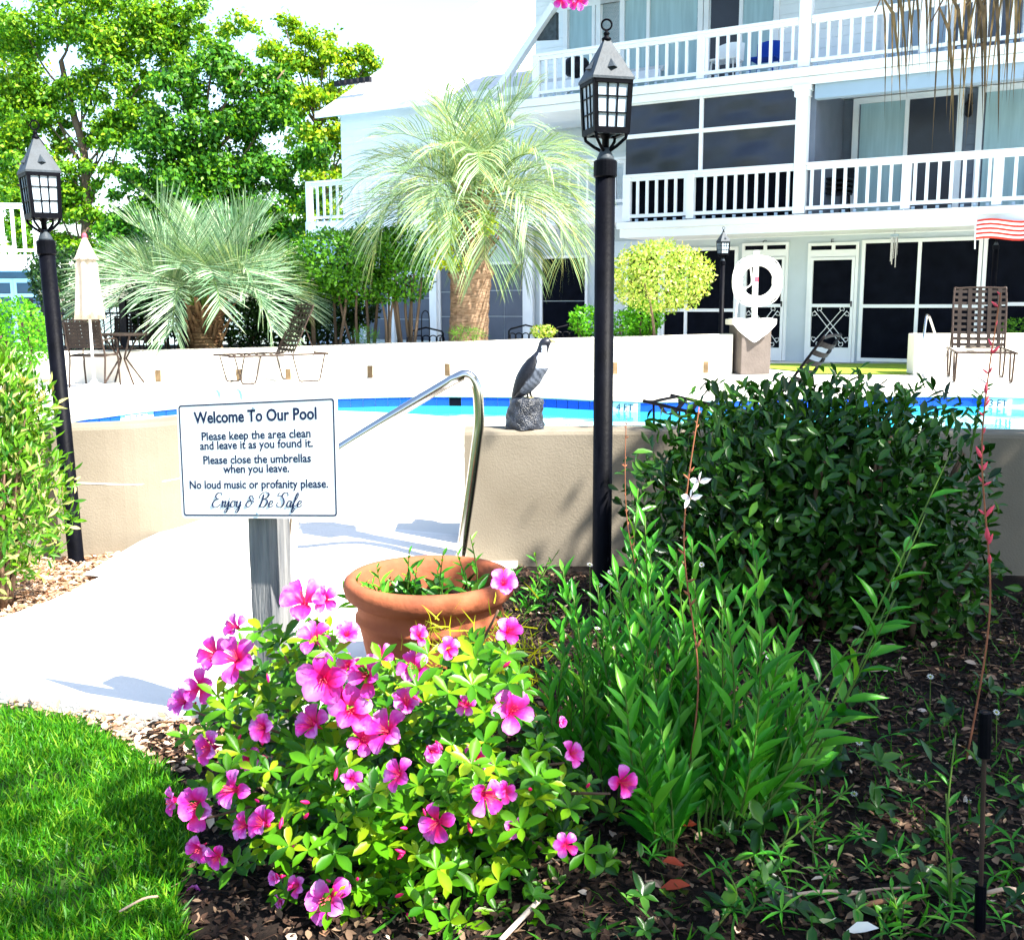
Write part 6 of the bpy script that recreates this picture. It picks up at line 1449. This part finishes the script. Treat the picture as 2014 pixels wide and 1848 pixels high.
# daisies
dm = MB()
for k in range(11):
    a = k*2*math.pi/11; d = Vector((math.cos(a),math.sin(a),0)); s_ = Vector((-d.y,d.x,0)); dm.add([d*.25, d*.6+s_*.13+Vector((0,0,.04)), d*1.0, d*.6-s_*.13+Vector((0,0,.04))], [(0,1,2,3)])
DM = dm.mesh('petals'); DM.materials.append(M['daisy'])
dc = MB().lathe([(.30,0),(.28,.1),(.0,.18)], 8).mesh('disc', True); dc.materials.append(M['lf_yth'])
DZ = [(1160,1110),(1200,1125),(1180,1150),(1230,1100),(1215,1165),(1190,1200),(1240,1215),(1175,1235),(1150,1255),(1380,1010+100),(1415,1165),(1260,1470),(1680,1000+560),(1835,1620),(1870,1605),(1905,1575),(1725,1575),(1510,1290),(1830,1330),(1960,1400),(1760,1650),(1690,1460)]
DL = ['small white daisy farthest left, between the terracotta pot and the tall lamp foot','small white daisy directly left of the tall lamp post foot','small white daisy low in front of the tall lamp post foot','highest small white daisy just right of the tall lamp post','small white daisy right of the lamp post foot, among the first green stems','small white daisy on the mulch just below the tall lamp post','small white daisy half hidden in the upper stems right of the lamp foot','small white daisy among slender stems between azalea and lamp post','lowest small white daisy left of the green wildflower stand','small white daisy beside the gaura stem, before the left side of the dark shrub','small white daisy just under the dark shrub, right of the gaura stem','small white daisy deep in the middle of the green wildflower stand','small white daisy on the mulch right of the leaning broad-leaved plant','small white daisy low at the thin upright seedling near the black stake','small white daisy slightly right of the thin upright seedling','small white daisy beside the shaft of the black stake','small white daisy on open mulch at mid height, left of the stake','small white daisy against the dark base of the broad shrub','small white daisy in the shade right below the dark shrub','small white daisy at the right, level with the top sleeve of the stake','small white daisy low on the mulch above the pale twigs','small white daisy near the tip of the low leaning plant']
for k, (x, y) in enumerate(DZ):
    Y = 3.3-(y-1100)/520*.7; hd = P(x,y,Y)
    t = empty('daisy', (hd.x,hd.y,-.03), DL[k], 'flower', 'small white daisies in the bed')
    MB().tube([(hd.x+.01,hd.y,-.03),(hd.x,hd.y,hd.z)], .0012, 4).build('stalk', M['stem'], t)
    o = link('petals', DM, t); o.location = (0,0,hd.z+.03); o.scale = (.011,)*3; o.rotation_euler = (R(random.uniform(10,45)),R(random.uniform(-20,20)),0)
    q = link('disc', dc, t); q.location = (0,0,hd.z+.03); q.scale = (.011,)*3; q.rotation_euler = o.rotation_euler
# plants in the pot
for k, (x, y, dx, lb) in enumerate([(740,1110,0,'leafy seedling at the left inside the terracotta pot'),(805,1078,.0,'tall leafy seedling left of centre in the terracotta pot'),(872,1085,0,'slim grey-green seedling right of centre in the terracotta pot'),(925,1052,0,'tallest leafy seedling at the right in the terracotta pot'),(700,1135,0,'low leaf sprig at the left rim of the terracotta pot')]):
    tp = P(x, y, 3.5+random.uniform(-.05,.08)); bs = (tp.x*.95+pc.x*.05, tp.y, h0-.12)
    weed(bs, [tp, Vector((tp.x+random.uniform(-.05,.05),tp.y-.03,tp.z-.05))], lb, .075, None, 9, name='potted_seedling', curve=.01)
l = [np.array([pc.x+random.uniform(-.19,.19), 3.5+random.uniform(-.17,.17), h0-.10]) for _ in range(130)]
l = [q for q in l if (q[0]-pc.x)**2+(q[1]-3.5)**2 < .036]
pl_ = empty('potted_rosette', (pc.x,3.5,h0-.11), 'low leafy rosette covering the soil of the terracotta pot', 'plant'); scatter('foliage', T_OBO, l, rdir(len(l))+np.array([0,0,.5]), rdir(len(l))*.4+np.array([0,0,1]), .085, M['lf_shrub'], pl_, kind='stuff')
for nm, xs, ys, lb in (('bed_plant',(1020,1080),(1110,1160),'leafy weed beside the pot in front of the beige wall'),('bed_plant',(1050,1100),(1085,1140),'thin weed with yellowish leaves at the foot of the beige wall')):
    base = G(xs[0]+20, ys[1]+50, -.03); weed(base, [P(xs[0],ys[0],base.y),P(xs[1],ys[1]-60,base.y+.05),P(xs[0]+30,ys[1],base.y-.05)], lb, .07, None, 8, name=nm)

# ---- lawn
def in_poly(P_, poly):
    x, y = P_[:,0], P_[:,1]; ins = np.zeros(len(P_), bool); n = len(poly); j = n-1
    for i in range(n):
        xi, yi = poly[i]; xj, yj = poly[j]
        c = ((yi > y) != (yj > y)) & (x < (xj-xi)*(y-yi)/(yj-yi+1e-12)+xi); ins ^= c; j = i
    return ins
lp = [tuple(G(x,y)[:2]) for x, y in ((-200,1352),(0,1378),(60,1384),(140,1402),(225,1440),(300,1478),(350,1530),(385,1600),(345,1750),(390,1900),(-500,1900))]
pp_ = np.column_stack([rng.uniform(-2.6,-.5,150000), rng.uniform(1.6,3.7,150000)]); pp_ = pp_[in_poly(pp_, lp)]
pp_ = pp_[:70000]; n = len(pp_)
dn = (np.sin(pp_[:,0]*9+2*np.sin(pp_[:,1]*6))+np.cos(pp_[:,1]*11-3*pp_[:,0]))*.25+.75
keep = rng.random(n) < dn; pp_ = pp_[keep]; n = len(pp_)
TB = (np.array([(0,-.5,0),(0,.5,0),(.55,.4,0),(.55,-.4,0),(1,0.0,-.22)], dtype=np.float32)*np.array([1,.10,1], dtype=np.float32), np.array([(0,1,2),(0,2,3),(3,2,4)], dtype=np.int32))
o = scatter('grass', TB, np.column_stack([pp_, np.full(n,-.034)]), rdir(n)*.75+np.array([0,0,.9]), rdir(n), rng.uniform(.022,.052,n), M['grass'], None); o['kind'] = 'stuff'
# ---- leaf litter and bark chips
def litter(name, poly, z, n, mt, size, bb):
    q = np.column_stack([rng.uniform(bb[0],bb[1],n*3), rng.uniform(bb[2],bb[3],n*3)]); q = q[in_poly(q, poly)][:n]; n = len(q)
    o = scatter(name, T_OVA, np.column_stack([q, z+rng.uniform(0,.012,n)]), rdir(n)*np.array([1,1,.3]), rdir(n)*.5+np.array([0,0,1]), size*rng.uniform(.4,1.3,n)**1.3, mt, None); o['kind'] = 'stuff'
bedR = [tuple(G(x,y)[:2]) for x, y in ((1026,1100),(960,1160),(900,1230),(760,1335),(600,1400),(420,1405),(300,1402),(250,1432),(340,1490),(400,1600),(350,1750),(390,1900),(2300,1900),(2500,1180),(1040,1115))]
litter('leaf_litter', bedR, -.02, 700, M['litterl'], .036,(-1.8,3.2,1.7,5.2))
litter('leaf_litter', bedR, -.026, 30000, M['litter'], .024, (-1.8,3.2,1.7,5.2))
tw_ = []
q = np.column_stack([rng.uniform(-1.2,2.6,9000), rng.uniform(1.8,5,9000)]); q = q[in_poly(q, bedR)][:3200]; n = len(q)
o = scatter('pine_straw', TB, np.column_stack([q, np.full(n,-.015)+rng.uniform(0,.015,n)]), rdir(n)*np.array([1,1,.25]), rdir(n), rng.uniform(.03,.09,n), M['litter'], None, wscale=.4); o['kind'] = 'stuff'
bedL = [tuple(G(x,y)[:2]) for x, y in ((400,1052),(300,1090),(200,1132),(100,1180),(0,1215),(-300,1300))]+[(-6,5.3),(-2.2,5.4),(-1.8,5.6)]
litter('bark_mulch', bedL, -.02, 9000, M['litterl'], .035, (-4.5,-1.3,3.6,5.7))
edge = [tuple(G(x,y)[:2]) for x, y in ((0,1362),(150,1382),(330,1402),(520,1404),(500,1450),(360,1500),(300,1478),(225,1438),(140,1400),(60,1384),(0,1378))]
litter('edge_debris', edge, -.026, 2600, M['litterl'], .03, (-2,-.3,2.4,3.7))
# dead twigs and fallen leaves one can pick apart
def stick(a, b, r_, label, mt=None):
    p, q = G(a[0],a[1],.0), G(b[0],b[1],.01); t = tag(MB().tube(smooth_path([p, p.lerp(q,.5)+Vector((.01,.0,.012)), q],4), r_, 7).build('twig', mt or M['litterl'], None, smooth=True), label, 'twig')
stick((1500,1770),(1700,1755),.004,'long pale dead twig lying flat on the mulch')
stick((1610,1775),(1790,1745),.003,'thin pale twig crossing the long one on the mulch')
stick((1680,1785),(1790,1775),.006,'thick pale broken twig near the bottom of the bed')
stick((1940,1755),(2014,1758),.005,'short pale stick at the right edge of the bed')
stick((235,1792),(310,1762),.0028,'thin pale straw lying on the lawn')
stick((985,1848),(1060,1770),.006,'bent pale branch lying under the azalea')
for x, y, c_, lb in ((1370,1620,'redleaf','dark red fallen leaf standing in the weeds'),(1345,1700,'redleaf','curled red leaf on the mulch below the weeds'),(1300,1745,'redleaf','flat red leaf at the bottom of the mulch bed'),(1620,1815,'daisy','white curled fallen petal at the bottom of the bed'),(1665,1830,'daisy','second white curled petal near the bottom edge'),(1700,1100+140,'daisy','pale leaf on the mulch under the dark shrub')):
    p = G(x,y,.01); o = scatter('fallen_leaf', T_OVA, [np.array(p)], [np.array([random.uniform(-1,1),-.3,.3])], [np.array([0,-.3,1.])], .07, M[c_], None); tag(o, lb, 'leaf')
# black stake at the right
b0 = G(1925,1900,-.03); tpk = P(1938,1400,b0.y); st = empty('garden_stake', b0, 'thin brown garden stake with black sleeves at the lower right', 'stake')
MB().tube([b0, tpk], .005, 8).build('rod', M['brown'], st); u_ = (tpk-b0)
MB().tube([b0+u_*.15, b0+u_*.33], .011, 10).build('sleeve', M['black'], st); MB().tube([b0+u_*.83, b0+u_*1.0], .012, 10).build('sleeve', M['black'], st)
# pink blossom hanging from above the top edge
hb = P(1125,-30,6.0); hbk = empty('hanging_basket', hb, 'bright pink blossoms hanging in at the top edge above the lamp', 'plant')
MB().tube([hb+Vector((0,0,.9)), hb+Vector((0,0,.1))], .004, 5).build('wire', M['iron'], hbk)
MB().lathe([(.02,.05),(.11,.10),(.14,.19),(.145,.20),(.13,.2)], 18, hb).build('basket', M['boot'], hbk)
for x, y in ((1105,-4),(1135,0),(1128,-14),(1090,-25),(1150,-30)): flower(P(x,y,6.0+random.uniform(-.05,.05)), Vector((random.uniform(-.5,.5),-.8,-.5)), .05, hbk)
l = [np.array(hb)+rng.normal(size=3)*np.array([.09,.09,.03])+np.array([0,0,.16]) for _ in range(80)]; scatter('foliage', T_OVA, l, rdir(80)+np.array([0,0,.3]), rdir(80), .05, M['lf_topi'], hbk, kind='stuff')

# low green undergrowth scattered over the bed
ug = []
for k in range(60):
    x = random.uniform(1250,2014); y = random.uniform(1420,1848); whorl(G(x,y,.0)+Vector((0,0,random.uniform(0,.05))), Vector((random.uniform(-.4,.4),-.2,1)), random.randint(3,6), random.uniform(.03,.06), ug)
o = scatter('undergrowth', T_LAN, [w_[0] for w_ in ug], [w_[1] for w_ in ug], [w_[2] for w_ in ug], [w_[3] for w_ in ug], M['lf_weed'], None); o['kind'] = 'stuff'
q = np.column_stack([rng.uniform(-.3,2.6,5000), rng.uniform(2.0,5,5000)]); q = q[in_poly(q, bedR)][:1800]; n = len(q)
o = scatter('fine_weeds', TB, np.column_stack([q, np.full(n,-.03)]), rdir(n)*.9+np.array([0,0,.9]), rdir(n), rng.uniform(.03,.09,n), M['lf_az_in'], None); o['kind'] = 'stuff'

ug = []
for k in range(150):
    x = random.uniform(1020,2040); y = random.uniform(1330,1860)
    if x < 1560 and y < 1600: continue
    whorl(G(x,y,.0)+Vector((0,0,random.uniform(-.01,.05))), Vector((random.uniform(-.9,.9),random.uniform(-.6,.3),1)), random.randint(2,5), random.uniform(.025,.07), ug)
o = scatter('ground_cover', T_OVA, [w_[0] for w_ in ug], [w_[1] for w_ in ug], [w_[2] for w_ in ug], [w_[3] for w_ in ug], M['lf_shrub'], None); o['kind'] = 'stuff'
